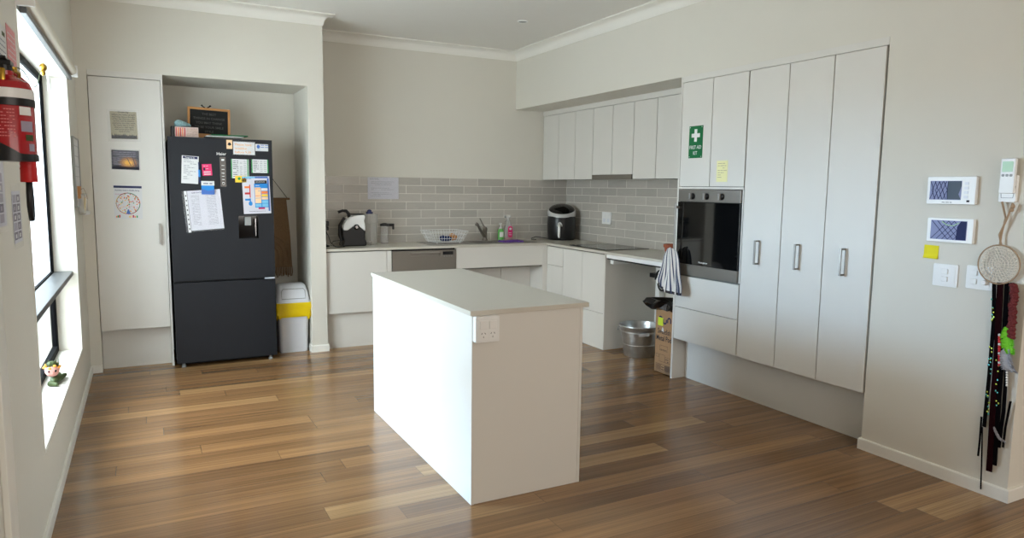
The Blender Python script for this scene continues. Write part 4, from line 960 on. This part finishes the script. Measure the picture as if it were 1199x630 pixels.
# ---- carton with black bag
cbx=thing('cardboard_carton','tall narrow cardboard carton standing against the oven tower','carton',(-0.48,-2.5,0))
bx0,bx1,by0,by1=-0.633,-0.34,-2.615,-2.402
b=MB(); hc=0.512
b.box(bx0,bx0+0.004,by0,by1,0.002,hc).box(bx1-0.004,bx1,by0,by1,0.002,hc).box(bx0,bx1,by0,by0+0.004,0.002,hc).box(bx0,bx1,by1-0.004,by1,0.002,hc).box(bx0,bx1,by0,by1,0.002,0.008)
b.build('carton','cardboard',cbx)
Fb=face_west((bx0-0.0006,by1,0)); b=MB(Fb)
b.text('Sweedish',0.060,0.107,0.322,0,0,width=0.155,center=True); b.text('Metal Pod',0.060,0.107,0.266,0,0,width=0.180,center=True)
for i in range(3): # round-topped wave mark
    a=0.035+i*0.052; b.ell(a+0.024,0.44,0.024,0.024,0,1,n=14,t0=0,t1=180,r0=0.5) if i%2==0 else b.ell(a+0.024,0.425,0.024,0.024,0,1,n=14,t0=180,t1=360,r0=0.5)
    b.quad(a+0.036,a+0.048,0.418,0.442,0,1); b.quad(a,a+0.012,0.418,0.442,0,1)
def rect(a0,a1,b0,b1,w=0.002): b.quad(a0,a1,b0,b0+w,0,0).quad(a0,a1,b1-w,b1,0,0).quad(a0,a0+w,b0,b1,0,0).quad(a1-w,a1,b0,b1,0,0)
rect(0.06,0.155,0.185,0.228); b.scribble(0.07,0.145,0.205,0.012,0,0,2); b.scribble(0.07,0.145,0.192,0.008,0,0,3)
rect(0.06,0.125,0.095,0.155); rect(0.02,0.055,0.128,0.152); rect(0.13,0.195,0.095,0.14); b.scribble(0.135,0.19,0.12,0.008,0,0,5); b.ell(0.165,0.105,0.006,0.006,0,0,n=8)
rect(0.02,0.195,0.018,0.075)
for i in range(16): b.quad(0.028+i*0.0035,0.028+i*0.0035+(0.001+0.001*(i%3==0)),0.024,0.07,0,0); b.quad(0.125+i*0.004,0.125+i*0.004+(0.0015+0.001*(i%2)),0.024,0.07,0,0)
b.scribble(0.088,0.118,0.05,0.01,0,0,9); b.scribble(0.088,0.118,0.03,0.01,0,0,9)
b.build('printed_marks',['ink','navy'],cbx)
MB(Fb).box(0.030,0.092,0.385,0.450,0.0006,0.0016).build('sticky_note','note_lime',label='lime sticky note on the cardboard carton',cat='sticky note')
MB(Fb).poly([(0.075,0.345),(0.105,0.338),(0.100,0.365),(0.086,0.378)],0.0008).build('torn_label','paper',cbx)
# rumpled black bag
b=MB(); pr=random.Random(3); seg=22; vs=[]
cxm,cym=(bx0+bx1)/2,(by0+by1)/2
prof=[(0.10,0.07,hc-0.03),(0.13,0.09,hc-0.005),(0.155,0.108,hc+0.012),(0.165,0.118,hc+0.05),(0.13,0.10,hc+0.075),(0.06,0.05,hc+0.045),(0.02,0.02,hc+0.0)]
for q_,(rx,ry,z) in enumerate(prof):
    for k in range(seg):
        t=2*math.pi*k/seg; w=1+(pr.uniform(-0.10,0.12) if q_>1 else 0)
        ex=0.05*max(0,math.cos(t-2.4))**4 if q_ in (2,3,4) else 0
        X=max(-1,min(1,math.cos(t)*1.3))*rx*w; Yv=max(-1,min(1,math.sin(t)*1.3))*ry*w
        Xf=cxm+X-(ex if q_>1 else 0); Yf=cym+Yv+ex*2.0
        if q_<=1: Xf=min(max(Xf,bx0+0.006),bx1-0.006); Yf=min(max(Yf,by0+0.006),by1-0.006)
        Yf=max(Yf,-2.64)
        vs.append((Xf,Yf,z+(pr.uniform(-0.015,0.02) if q_>1 else 0)))
b.add(vs,[(i*seg+k,i*seg+(k+1)%seg,(i+1)*seg+(k+1)%seg,(i+1)*seg+k) for i in range(len(prof)-1) for k in range(seg)])
b.build('black_liner_bag','black_gloss',label='black plastic bag bunched in the top of the carton',cat='bag',smooth=False)
# galvanised tub
tx,ty=-0.400,-1.905
tb=thing('galvanised_tub','round galvanised metal tub on the floor beneath the worktop','tub',(tx,ty,0))
prof=[(0.002,0.006),(0.128,0.006),(0.132,0.0),(0.136,0.010),(0.150,0.10),(0.152,0.105),(0.149,0.11),(0.168,0.215),(0.172,0.218),(0.169,0.224),(0.177,0.262),(0.184,0.268),(0.183,0.276),(0.175,0.274),(0.165,0.222),(0.145,0.105),(0.130,0.014),(0.002,0.014)]
MB().lathe((tx,ty,0.001),prof,seg=44,cap=False).build('tub_body','galvanised',tb,smooth=True)
hd=(Vector((CAM.x,CAM.y,0))-Vector((tx,ty,0))).normalized(); sd=Z_.cross(hd)
for s_ in (-1,1):
    d_=sd*s_; b=MB(Fr(Vector((tx,ty,0.235))+d_*0.174,Z_.cross(d_),Z_)); b.tube([(-0.045,0,0),(-0.045,0.004,0.012),(-0.03,-0.012,0.02),(0.03,-0.012,0.02),(0.045,0.004,0.012),(0.045,0,0)],0.005,seg=8); b.build('handle','galvanised',tb,smooth=True)
an=math.atan2(hd.y,hd.x)+0.22; d_=Vector((math.cos(an),math.sin(an),0)); Ft=Fr(Vector((tx,ty,0.213))+d_*0.176,Z_.cross(d_)+Z_*0.09,Z_+d_*0.17)
MB(Ft).box(-0.045,0.045,-0.012,0.016,0,0.002).build('white_tag','paper',tb)

# ================================================================ SIGNS ON THE OVEN TOWER DOORS
PX=XR-0.0005
F=face_west(pt(806.3,185.5,'X',PX))
def dr(b,c):
    w,h=0.142,0.232
    b.quad(0.004,w-0.004,0.004,h-0.004,c,0)
    b.quad(0.056,0.084,0.118,0.208,c+0.0004,1); b.quad(0.026,0.114,0.149,0.177,c+0.0005,1)
    b.text('FIRST AID',0.036,w/2,0.066,c+0.0004,1,width=0.122,center=True); b.text('KIT',0.036,w/2,0.024,c+0.0004,1,width=0.042,center=True)
    for x,y in ((0.010,0.010),(w-0.010,0.010),(0.010,h-0.010),(w-0.010,h-0.010)): b.ell(x,y,0.004,0.004,c+0.0005,1,n=10)
sheet('first_aid_sign','green FIRST AID KIT sign with white cross on upper oven tower door','sign',F,0.142,0.232,dr,'sign_green',('sign_green','white_plastic'),th=0.003,part='lettering')
F=face_west(pt(838.6,213,'X',PX))
def dr(b,c):
    for i in range(7): b.scribble(0.012,0.012+[0.07,0.08,0.07,0.085,0.06,0.08,0.04][i],0.126-i*0.016,0.007,c,0,i)
sheet('handwritten_note','pale yellow handwritten note on the upper right oven tower door','note',F,0.105,0.147,dr,'paper_yellow',('sepia',))

# ================================================================ RIGHT WALL DEVICES
def panel(name,label,p,w,h,tilt=0):
    F=face_west(p,tilt); g=thing(name,label,'wall tablet',F(w/2,0,0)); MB(F).rbox(0,w,0,h,0,0.022,0.006).build('housing','white_plastic',g,bev=0.003); return F,g
F,g=panel('intercom_panel','white wall control panel with lattice-pattern screen and buttons, the upper one',pt(1087.3,238.5,'X',XR),0.240,0.138,0)
MB(F).box(0.016,0.172,0.022,0.116,0.022,0.0235).build('screen','screen_lilac',g)
b=MB(F); b.prism([(0.105,0.024),(0.172,0.024),(0.160,0.05),(0.172,0.09),(0.170,0.115),(0.105,0.115)],0.0235,0.0240,0)
for k in range(9):
    b.tube([(0.018+k*0.011-0.0,0.024,0.0238),(0.036+k*0.011 if k<6 else 0.104,0.07,0.0238),(0.018+k*0.011,0.114,0.0238)],0.0016,1,seg=4) if k%2==0 else b.tube([(0.036+k*0.009,0.024,0.0238),(0.018+k*0.009,0.07,0.0238),(0.036+k*0.009,0.114,0.0238)],0.0016,1,seg=4)
b.build('screen_image',['screen_slate','screen_navy'],g)
for i in range(4): MB(F).rbox(0.186,0.206,0.030+i*0.022,0.044+i*0.022,0.022,0.0245,0.004).build('button','bin_plastic',g)
b=MB(F); b.box(0.20,0.214,0.012,0.022,0.022,0.023); b.scribble(0.08,0.13,0.008,0.005,0.0226,0,3); b.build('small_badge','ink',g)
F,g=panel('tablet_panel','white wall tablet with lilac lattice screen above the yellow note',pt(1087.3,282,'X',XR),0.228,0.122,0)
MB(F).box(0.020,0.198,0.014,0.110,0.022,0.0235).build('screen','screen_lilac',g)
b=MB(F); b.prism([(0.148,0.016),(0.196,0.016),(0.196,0.108),(0.168,0.108),(0.152,0.08)],0.0235,0.0240,0)
for k in range(5):
    x=0.024+k*0.028
    b.tube([(x,0.016,0.0238),(min(x+0.085,0.15),0.016+0.092*min(1,(min(x+0.085,0.15)-x)/0.085),0.0238)],0.0016,0,seg=4); b.tube([(x,0.108,0.0238),(min(x+0.085,0.15),0.108-0.092*min(1,(min(x+0.085,0.15)-x)/0.085),0.0238)],0.0016,0,seg=4)
b.tube([(0.075,0.104,0.0238),(0.10,0.088,0.0238),(0.13,0.084,0.0238),(0.16,0.10,0.0238)],0.003,1,seg=4)
b.build('screen_image',['screen_navy','lcd_green'],g)
b=MB(face_west(pt(1081.5,301.5,'X',XR-0.0005),-1)); b.box(0,0.074,0,0.068,0.0,0.003); b.add([(0.0,0.0,0.003),(0.074,0.0,0.003),(0.074,0.0,0.012),(0.0,0.0,0.008),(0.0,0.02,0.003),(0.074,0.02,0.003)],[(0,1,2,3),(3,2,5,4)])
sn=b.build('sticky_note','note_yellow',label='bright yellow sticky note under the wall tablet',cat='sticky note')
def switchplate(name,label,p,w,h,items):
    F=face_west(p); g=thing(name,label,'light switch',F(w/2,0,0)); MB(F).rbox(0,w,0,h,0,0.008,0.006).build('plate','white_plastic',g,bev=0.002)
    MB(F).rbox(0.012,w-0.012,0.010,h-0.010,0.008,0.010,0.004).build('inner_plate','white_plastic',g,bev=0.001)
    for k,(a,c_,t_) in enumerate(items):
        if t_=='s': MB(F).rbox(a-0.016,a+0.016,c_-0.013,c_+0.013,0.010,0.016,0.004).build('rocker','white_plastic',g,bev=0.002)
        else: MB(F).lathe((a,c_,0.010),[(0.014,0),(0.012,0.016),(0.010,0.018)],seg=20).build('dimmer_knob','white_plastic',g,smooth=True)
switchplate('wall_switch','white two-rocker light switch plate below the yellow sticky note',pt(1092.3,333.5,'X',XR),0.124,0.114,((0.062,0.077,'s'),(0.062,0.038,'s')))
switchplate('dimmer_switch','white switch plate with rockers and dimmer half behind the woven disc',pt(1131,337,'X',XR),0.124,0.114,((0.038,0.080,'s'),(0.088,0.080,'s'),(0.038,0.038,'s'),(0.092,0.038,'k')))
F=face_west(pt(1170,236.5,'X',XR),0)
g=thing('remote_control','white remote control with green display clipped to the right wall','remote control',F(0.035,0,0))
MB(F).rbox(0.004,0.078,0.0,0.125,0,0.018,0.006).build('wall_holder','white_plastic',g,bev=0.002)
MB(F).rbox(0.010,0.074,0.040,0.202,0.018,0.034,0.006).build('remote_body','white_plastic',g,bev=0.003)
MB(F).rbox(0.018,0.064,0.140,0.188,0.034,0.035,0.003).build('display','lcd_green',g)
for i in range(3): MB(F).rbox(0.018+i*0.017,0.030+i*0.017,0.118,0.130,0.034,0.036,0.004).build('button','grey_plastic',g)
b=MB(F); b.tube([(0.010,0.075,0.0185),(0.016,0.02,0.0185),(0.066,0.02,0.0185),(0.074,0.075,0.0185)],0.0012,seg=5); b.scribble(0.028,0.056,0.010,0.006,0.0190,0,2); b.build('holder_outline','ink_soft',g)
# dreamcatcher
dc=thing('dreamcatcher','crocheted disc dreamcatcher with black ribbons and feathers on the right wall','dreamcatcher',(XR-0.02,-4.95,1.0))
cy_,cz_=-4.942,1.130; Fd=face_west((XR-0.022,cy_,cz_)); RR=0.092
b=MB(Fd); b.tube([(RR*math.cos(2*math.pi*k/40),RR*math.sin(2*math.pi*k/40),0) for k in range(40)],0.0035,seg=6,closed=True); b.build('hoop','twine',dc,smooth=True)
b=MB(Fd)
for r_,n_ in ((0.014,8),(0.028,12),(0.042,18),(0.056,24),(0.070,30),(0.084,36)):
    b.tube([(r_*math.cos(2*math.pi*k/36),r_*math.sin(2*math.pi*k/36),0) for k in range(36)],0.0024,seg=5,closed=True)
    for k in range(n_):
        t=2*math.pi*k/n_; b.tube([((r_-0.014)*math.cos(t),(r_-0.014)*math.sin(t),0),((r_+0.0)*math.cos(t+0.1),(r_+0.0)*math.sin(t+0.1),0.001)],0.0022,seg=5)
for k in range(24):
    t=2*math.pi*k/24; b.ball((0.077*math.cos(t),0.077*math.sin(t),0),0.006,0.006,0.003,seg=7)
b.build('crochet_web','doily',dc)
b=MB(Fd); b.tube([(-0.010,0.295,0.0),(0.012,0.22,0.0),(0.0,0.14,0.0),(-0.002,RR,0)],0.0045,seg=7); b.tube([(0.040,0.290,0.006),(0.022,0.22,0.006),(-0.006,0.14,0.006),(0.004,RR,0)],0.0045,seg=7)
b.ball((0.042,0.275,0.008),0.010,0.012,0.009,seg=10); b.ball((0.040,0.258,0.008),0.008,0.010,0.008,seg=10)
b.build('hanging_twine','twine',dc,smooth=True)
def ribbon(pts,w,mt,name='ribbon',lab=None,smooth=False,th=0.004,parent=dc):
    b=MB(Fd); n=len(pts); vs=[]
    for a,z in pts:
        vs+=[(a-w/2,z,-0.004),(a+w/2,z,-0.004),(a+w/2,z,-0.004+th),(a-w/2,z,-0.004+th)]
    fs=[(0,1,2,3),tuple((n-1)*4+k for k in (3,2,1,0))]
    for i in range(n-1): fs+=[(i*4+k,(i+1)*4+k,(i+1)*4+(k+1)%4,i*4+(k+1)%4) for k in range(4)]
    b.add(vs,fs); o=b.build(name,mt,parent)
    if lab: o['label']=lab
    return o
def at(px,py): p=pt(px,py,'X',XR-0.022); return (-(p.y-cy_), p.z-cz_)
def rib(pxs,w,mt,name='ribbon',lab=None,th=0.004): return ribbon([at(x,y) for x,y in pxs],w,mt,name,lab,th=th)
rib([(1164,331),(1163,380),(1158,440),(1152,500)],0.017,'ribbon_black')
rib([(1171,331),(1168,400),(1163,470),(1158,552)],0.026,'ribbon_maroon','ribbon','dark maroon wide ribbon',th=0.006)
rib([(1179,331),(1175,400),(1170,460),(1164,545)],0.020,'ribbon_black')
rib([(1185,331),(1180,400),(1175,480),(1169,524)],0.016,'ribbon_black')
rib([(1149,488),(1147,515),(1145,534)],0.008,'ribbon_black')
rib([(1150,500),(1149,545),(1148,573)],0.005,'ribbon_black')
rib([(1183,470),(1177,500),(1174,524)],0.009,'ribbon_black')
pr=random.Random(11)
b=MB(Fd)
for i in range(40):
    x,y=pr.choice([(1164,350+pr.random()*25),(1160,405+pr.random()*40),(1157,455+pr.random()*35),(1168,420+pr.random()*60)]); a,z=at(x+pr.uniform(-2,2),y)
    b.ball((a,z,0.006),0.0045,0.006,0.002,pr.choice([0,1]),seg=6)
b.build('sequins',['sequin','sequin_teal'],dc)
b=MB(Fd)
for i in range(46):
    y=334+i*1.35; a,z=at(1189-0.06*(y-334)+pr.uniform(-1.5,1.5),y); b.ball((a,z,0.010),pr.uniform(0.012,0.020),0.012,0.012,seg=7)
b.build('red_wool_fringe','fringe_red',dc)
def feather(pxs,w,mt,name,lab):
    b=MB(Fd); pts=[at(x,y) for x,y in pxs]; n=len(pts); seg_=60
    b.tube([(a,z,0.012) for a,z in pts],0.002,seg=5)
    for i in range(seg_):
        t=i/(seg_-1)*(n-1.001); k=int(t); f_=t-k; a=pts[k][0]+(pts[k+1][0]-pts[k][0])*f_; z=pts[k][1]+(pts[k+1][1]-pts[k][1])*f_
        env=math.sin(math.pi*(0.12+0.80*i/(seg_-1)))**0.6
        for s_ in (-1,1):
            L_=w*0.5*env*pr.uniform(0.75,1.15); dz=-L_*pr.uniform(0.35,0.75); h=0.0035
            b.add([(a,z+h,0.011),(a,z-h,0.013),(a+s_*L_*0.7,z+dz*0.6-h,0.012+pr.uniform(0,0.008)),(a+s_*L_,z+dz,0.012+pr.uniform(0,0.006)),(a+s_*L_*0.7,z+dz*0.6+h,0.014+pr.uniform(0,0.008))],[(0,1,2,3,4),(4,3,2,1,0)])
    o=b.build(name,mt,dc); o['label']=lab
feather([(1181,383),(1181,390),(1182,397),(1183,404),(1184,409),(1185,413)],0.062,'feather_green','feather','lime green feather')
feather([(1180,408),(1180,414),(1180,420),(1182,427),(1186,431),(1190,434)],0.066,'feather_grey','feather','pale grey fluffy feather')
feather([(1166,500),(1169,506),(1171,510),(1173,513),(1176,515),(1179,517)],0.016,'feather_grey','feather','thin grey feather tip')
b=MB(Fd)
for i in range(14): a,z=at(1172-0.02*i,392+i*2.7); b.ball((a,z,0.012),0.007,0.007,0.006,0 if i%4 else 1,seg=7)
for i in range(8): a,z=at(1180,430+i*3); b.ball((a,z,0.008),0.005,0.006,0.005,1,seg=7)
b.build('bead_string',['red','white_plastic'],dc)

# ================================================================ LEFT WALL THINGS
# fire extinguisher
ex,ey=-4.563,-4.50; z0=1.520
fe=thing('fire_extinguisher','red fire extinguisher with white band mounted on the left wall','fire extinguisher',(ex,ey,z0))
R=0.078
MB().lathe((ex,ey,z0),[(0.060,0.0),(R,0.012),(R,0.235),(0.068,0.262),(0.040,0.278),(0.024,0.286),(0.024,0.300)],seg=36).build('cylinder','ext_red',fe,smooth=True)
MB().lathe((ex,ey,z0),[(R+0.0010,0.206),(R+0.0012,0.207),(R+0.0012,0.237),(R+0.0002,0.238)],seg=36,cap=False).build('white_band','white_plastic',fe,smooth=True)
MB().lathe((ex,ey,z0),[(R+0.0012,0.180),(R+0.0030,0.181),(R+0.0030,0.205),(R+0.0012,0.206)],seg=36,cap=False).build('black_strap','black_plastic',fe,smooth=True)
toc=math.atan2(CAM.y-ey,CAM.x-ex)
b=MB(); seg=40; vs=[]
for q_ in range(2):
    for k in range(seg):
        t=2*math.pi*k/seg; dt=math.cos(t-(toc-1.2)); h_=0.02+0.055*max(0,dt)
        vs.append((ex+(R+0.004)*math.cos(t),ey+(R+0.004)*math.sin(t),z0-0.004 if q_==0 else z0+h_))
b.add(vs,[(k,(k+1)%seg,(k+1)%seg+seg,k+seg) for k in range(seg)]+[tuple(range(seg-1,-1,-1))]); b.build('base_boot','black_plastic',fe,smooth=True)
def cyl_label(th0,th1,zz0,zz1,mt,name,draw=None):
    b=MB(); n=8; vs=[]
    for q_ in (zz0,zz1):
        for k in range(n+1):
            t=toc+th0+(th1-th0)*k/n; vs.append((ex+(R+0.0012)*math.cos(t),ey+(R+0.0012)*math.sin(t),z0+q_))
    b.add(vs,[(k,k+1,k+n+2,k+n+1) for k in range(n)]); return b.build(name,mt,fe)
cyl_label(0.42,0.95,0.150,0.178,'white_plastic','maker_label'); cyl_label(0.45,1.0,0.095,0.130,'photo_grey','inspection_label'); cyl_label(0.62,1.0,0.065,0.085,'leaf_green','class_label'); cyl_label(0.75,1.05,0.030,0.055,'photo_grey','date_label')
b=MB()
for i in range(9):
    n=10
    for k in range(n):
        if (k*7+i*3)%5==0: continue
        t0=toc-0.75+1.0*k/n; t1=t0+0.08
        b.add([(ex+(R+0.0015)*math.cos(t),ey+(R+0.0015)*math.sin(t),z0+0.165-i*0.011+h) for t,h in ((t0,0),(t1,0),(t1,0.003),(t0,0.003))],[(0,1,2,3)])
b.build('instruction_lettering','pink_sheet',fe)
b=MB(); b.lathe((ex,ey,z0+0.30),[(0.022,0),(0.022,0.02),(0.016,0.03)],seg=16); b.box(ex-0.02,ex+0.02,ey-0.02,ey+0.05,z0+0.318,z0+0.335); b.box(ex-0.012,ex+0.012,ey-0.06,ey+0.07,z0+0.335,z0+0.343); b.tube([(ex,ey+0.03,z0+0.32),(ex,ey+0.09,z0+0.312)],0.006,seg=8)
b.build('valve','black_plastic',fe,bev=0.002)
b=MB(); b.lathe((ex+0.02,ey+0.02,z0+0.30),[(0.013,0),(0.013,0.016)],seg=14); b.tube([(ex+0.02,ey,z0+0.305),(ex+0.035,ey+0.045,z0+0.30),(ex+0.03,ey+0.07,z0+0.285)],0.006,seg=8); b.tube([(ex,ey-0.05,z0+0.30),(ex,ey-0.062,z0+0.27),(ex,ey-0.055,z0+0.25)],0.008,seg=8); b.build('brass_fittings','brass',fe,smooth=True)
hx,hy=ex+0.037,ey+0.098
MB().tube([(ex+0.01,ey+0.06,z0+0.305),(hx+0.01,hy,z0+0.27),(hx,hy,z0+0.22),(hx,hy,z0+0.17)],0.010,seg=10).build('hose','ext_red',fe,smooth=True)
b=MB(); b.lathe((hx,hy,z0-0.075),[(0.026,0),(0.027,0.004),(0.024,0.10),(0.018,0.17),(0.011,0.235)],seg=18)
for i in range(8): b.lathe((hx,hy,z0-0.03+i*0.016),[(0.0262-i*0.0008,0),(0.0272-i*0.0008,0.003),(0.0262-i*0.0008,0.006)],seg=18,cap=False)
b.build('horn','horn_red',fe,smooth=True)
b=MB(); b.tube([(hx,hy-0.004,z0-0.072),(hx,hy-0.024,z0-0.11),(hx,hy-0.022,z0-0.16),(hx,hy+0.01,z0-0.21),(hx,hy+0.018,z0-0.20),(hx,hy+0.024,z0-0.15),(hx,hy+0.012,z0-0.10),(hx,hy+0.004,z0-0.072)],0.010,seg=8); b.build('pull_strap','black_plastic',fe,smooth=True)
MB().box(XL+0.001,ex-0.06,ey-0.03,ey+0.03,z0+0.02,z0+0.20).build('wall_bracket','black_plastic',fe)
fe.scale=(0.82,0.82,0.82); fe.location=(-4.58,-4.36,1.521)
# wall papers near extinguisher, on the left wall
def wsheet(name,label,cat,px0,py0,w,h,draw=None,base='paper',pm=('ink_soft',),sleeve=None,tilt=0):
    F=face_east(pt(px0,py0,'X',XL+0.0008),tilt); return sheet(name,label,cat,F,w,h,draw,base,pm,sleeve)
wsheet('pink_notice','pink sheet on the left wall behind the fire extinguisher valve','notice',10,84,0.20,0.17,lambda b,c:[b.scribble(0.02,0.18,0.14-i*0.02,0.008,c,0,i) for i in range(7)],'pink_sheet',('paper',),sleeve=(0.004,0.004,0.004,0.004))
wsheet('white_notice','white printed notice on the left wall beside the pink sheet','notice',-8,78,0.28,0.17,lambda b,c:[b.quad(0.20,0.26,0.135,0.15,c,1)]+[b.scribble(0.02,0.26,0.115-i*0.018,0.007,c,0,i) for i in range(6)],'paper',('ink_soft','leaf_green'))
def strip(seed):
    def dr(b,c):
        pr=random.Random(seed)
        for i in range(5):
            for j in range(2):
                b.quad(0.01+j*0.085,0.085+j*0.085,0.012+i*0.033,0.040+i*0.033,c,pr.choice([0,1,0])); b.quad(0.03+j*0.085,0.06+j*0.085,0.018+i*0.033,0.032+i*0.033,c+0.0003,pr.choice([1,2]))
    return dr
wsheet('photo_strip','laminated strip of small purple photos beside the window edge','photo sheet',17,286,0.185,0.185,strip(4),'paper_lilac',('photo_purple','photo_grey','paper'),sleeve=(0.01,0.01,0.02,0.03))
wsheet('photo_strip','laminated photo strip on the left wall further from the window','photo sheet',-6,268,0.215,0.215,strip(8),'paper_lilac',('photo_purple','photo_grey','paper'),sleeve=(0.01,0.012,0.02,0.03))
# garland string with small gold bell and white tassel at the window
gl=thing('green_garland','thin green string garland with a gold bud hanging at the window','garland',(XL+0.02,-2.9,1.95))
p0=Vector((-4.57,-4.30,1.785)); p1=pt(47,84,'X',-4.70)
mid=[p0.lerp(p1,t)+Vector((0,0,-0.05*math.sin(math.pi*t)+0.03*math.sin(2*math.pi*t))) for t in [i/14 for i in range(15)]]
MB().tube([tuple(v) for v in mid],0.0022,seg=6).build('string','leaf_green',gl,smooth=True)
b=MB(); q=pt(50.5,79,'X',-4.70); b.ball(q,0.018,0.03,0.022,seg=10); b.ball(q+Vector((0,-0.02,-0.03)),0.012,0.02,0.016,seg=10); b.build('gold_bud','brass',gl,smooth=True)
MB().tube([tuple(q),tuple(q+Vector((0,0.03,0.03)))],0.002,seg=5).build('bud_stem','leaf_green',gl)
b=MB(); q=pt(55,83,'X',-4.69); q2=pt(58,106,'X',-4.69); b.tube([tuple(q),tuple(q.lerp(q2,0.5)+Vector((0,0.02,0))),tuple(q2)],[0.004,0.006,0.008],seg=8); b.tube([tuple(q+Vector((0,0.03,0.0))),tuple(q.lerp(q2,0.6)+Vector((0,0.06,0)))],0.005,seg=8)
b.tube([tuple(q+Vector((0,0.02,0.03))),tuple(q)],0.002,seg=5)
b.tube([tuple(q+Vector((0,0.02,0.03))),tuple(q+Vector((0.0,0.03,0.10)))],0.0015,seg=5)
b.build('blind_cord','white_plastic',label='white cord tassel hanging from the blind at the window head',cat='cord',smooth=True)
# little whiteboard and hanging clip past the window
F=face_east((XL+0.001,-1.235,1.30))
wb=thing('wall_planner','slim framed white planner board on the left wall beyond the window','board',F(0.2,0,0))
MB(F).box(0,0.42,0,0.46,0,0.008).build('board','paper',wb)
b=MB(F); b.box(-0.008,0.428,-0.008,0,0,0.014).box(-0.008,0.428,0.46,0.468,0,0.014).box(-0.008,0,0,0.46,0,0.014).box(0.42,0.428,0,0.46,0,0.014); b.build('frame','grey_plastic',wb)
b=MB(F)
for i in range(6): b.quad(0.01,0.41,0.06+i*0.07,0.0625+i*0.07,0.0086,0)
b.build('ruled_lines','ink_soft',wb)
p=pt(93,246,'X',XL+0.05)
hp=thing('hanging_pouch','clear pouch with a yellow tube hanging on the left wall past the window','pouch',(XL+0.03,-0.95,1.24))
F=face_east((XL+0.006,-1.06,1.235))
b=MB(F); b.rbox(0,0.24,0,0.15,0.0,0.045,0.03); b.build('pouch','clear_fluted',hp,bev=0.01)
MB(F).tube([(0.10,0.03,0.03),(0.125,0.115,0.032)],[0.006,0.009],seg=10).build('yellow_tube','gold',hp,smooth=True)
MB(F).ball((0.13,0.012,0.035),0.12,0.018,0.03).build('white_wad','paper',hp,smooth=True)
MB(F).box(-0.03,0.09,0.115,0.20,0.002,0.020).build('wooden_clip','wood_frame',hp,bev=0.004)
MB(F).tube([(0.02,0.18,0.022),(0.13,0.185,0.03),(0.24,0.14,0.04),(0.21,0.11,0.045),(0.14,0.14,0.04)],0.002,seg=6).build('wire_hook','brown_macrame',hp,smooth=True)
# figurine on the sill
S=WZ0+0.0045; q=Vector((-4.738,-2.26,S))
fg=thing('fairy_figurine','small pink-faced figurine in a leafy hat lying on the window sill','figurine',q)
b=MB(); b.ball(q+Vector((0.01,0.05,0.024)),0.028,0.10,0.022); b.tube([tuple(q+Vector((0.01,-0.02,0.016))),tuple(q+Vector((0.035,0.06,0.022))),tuple(q+Vector((0.045,0.14,0.014)))],[0.014,0.016,0.011],seg=10); b.tube([tuple(q+Vector((-0.01,-0.05,0.016))),tuple(q+Vector((0.03,-0.085,0.014)))],[0.016,0.010],seg=10)
b.build('green_body','leaf_green',fg,smooth=True)
hq=q+Vector((0.0,-0.005,0.082)); hdv=(CAM-hq); hdv.z=0; hdv.normalize(); sdv=Z_.cross(hdv)
MB().ball(hq,0.036,0.040,0.040).build('head','skin_pink',fg,smooth=True)
b=MB()
for s_ in (-1,1): b.ball(hq+hdv*0.033+sdv*0.015*s_+Vector((0,0,-0.002)),0.0062,0.0062,0.0075,seg=8)
b.build('eyes','black_gloss',fg,smooth=True)
b=MB(); b.ball(hq+hdv*0.038+Vector((0,0,-0.012)),0.004,0.004,0.004,seg=8); b.tube([tuple(hq+hdv*0.034+sdv*0.008*k+Vector((0,0,-0.022+0.003*abs(k)))) for k in (-1,0,1)],0.0014,seg=5); b.build('nose_and_mouth','skin_pink',fg,smooth=True)
b=MB(); pr=random.Random(9)
for k in range(12):
    t=2*math.pi*k/12; d_=Vector((math.cos(t),math.sin(t),0)); a_=hq+d_*0.030+Vector((0,0,0.012)); tip=hq+d_*(0.034+0.01*pr.random())+Vector((0,0,0.042+0.02*pr.random())); w_=Z_.cross(d_)*0.012
    b.add([tuple(a_-w_),tuple(a_+w_),tuple(tip),tuple(a_-d_*0.006)],[(0,1,2),(0,2,3),(1,3,2),(0,3,1)])
b.ball(hq+Vector((0,0,0.026)),0.028,0.030,0.022); b.build('leafy_hat','leaf_green',fg)
b=MB()
for k in range(9):
    t=2*math.pi*k/9+0.3; d_=Vector((math.cos(t),math.sin(t),0)); b.ball(hq+d_*0.036+Vector((0,0,0.014+0.012*(k%2))),0.009,0.009,0.007,seg=8)
b.build('flower_crown','petal_orange',fg,smooth=True)
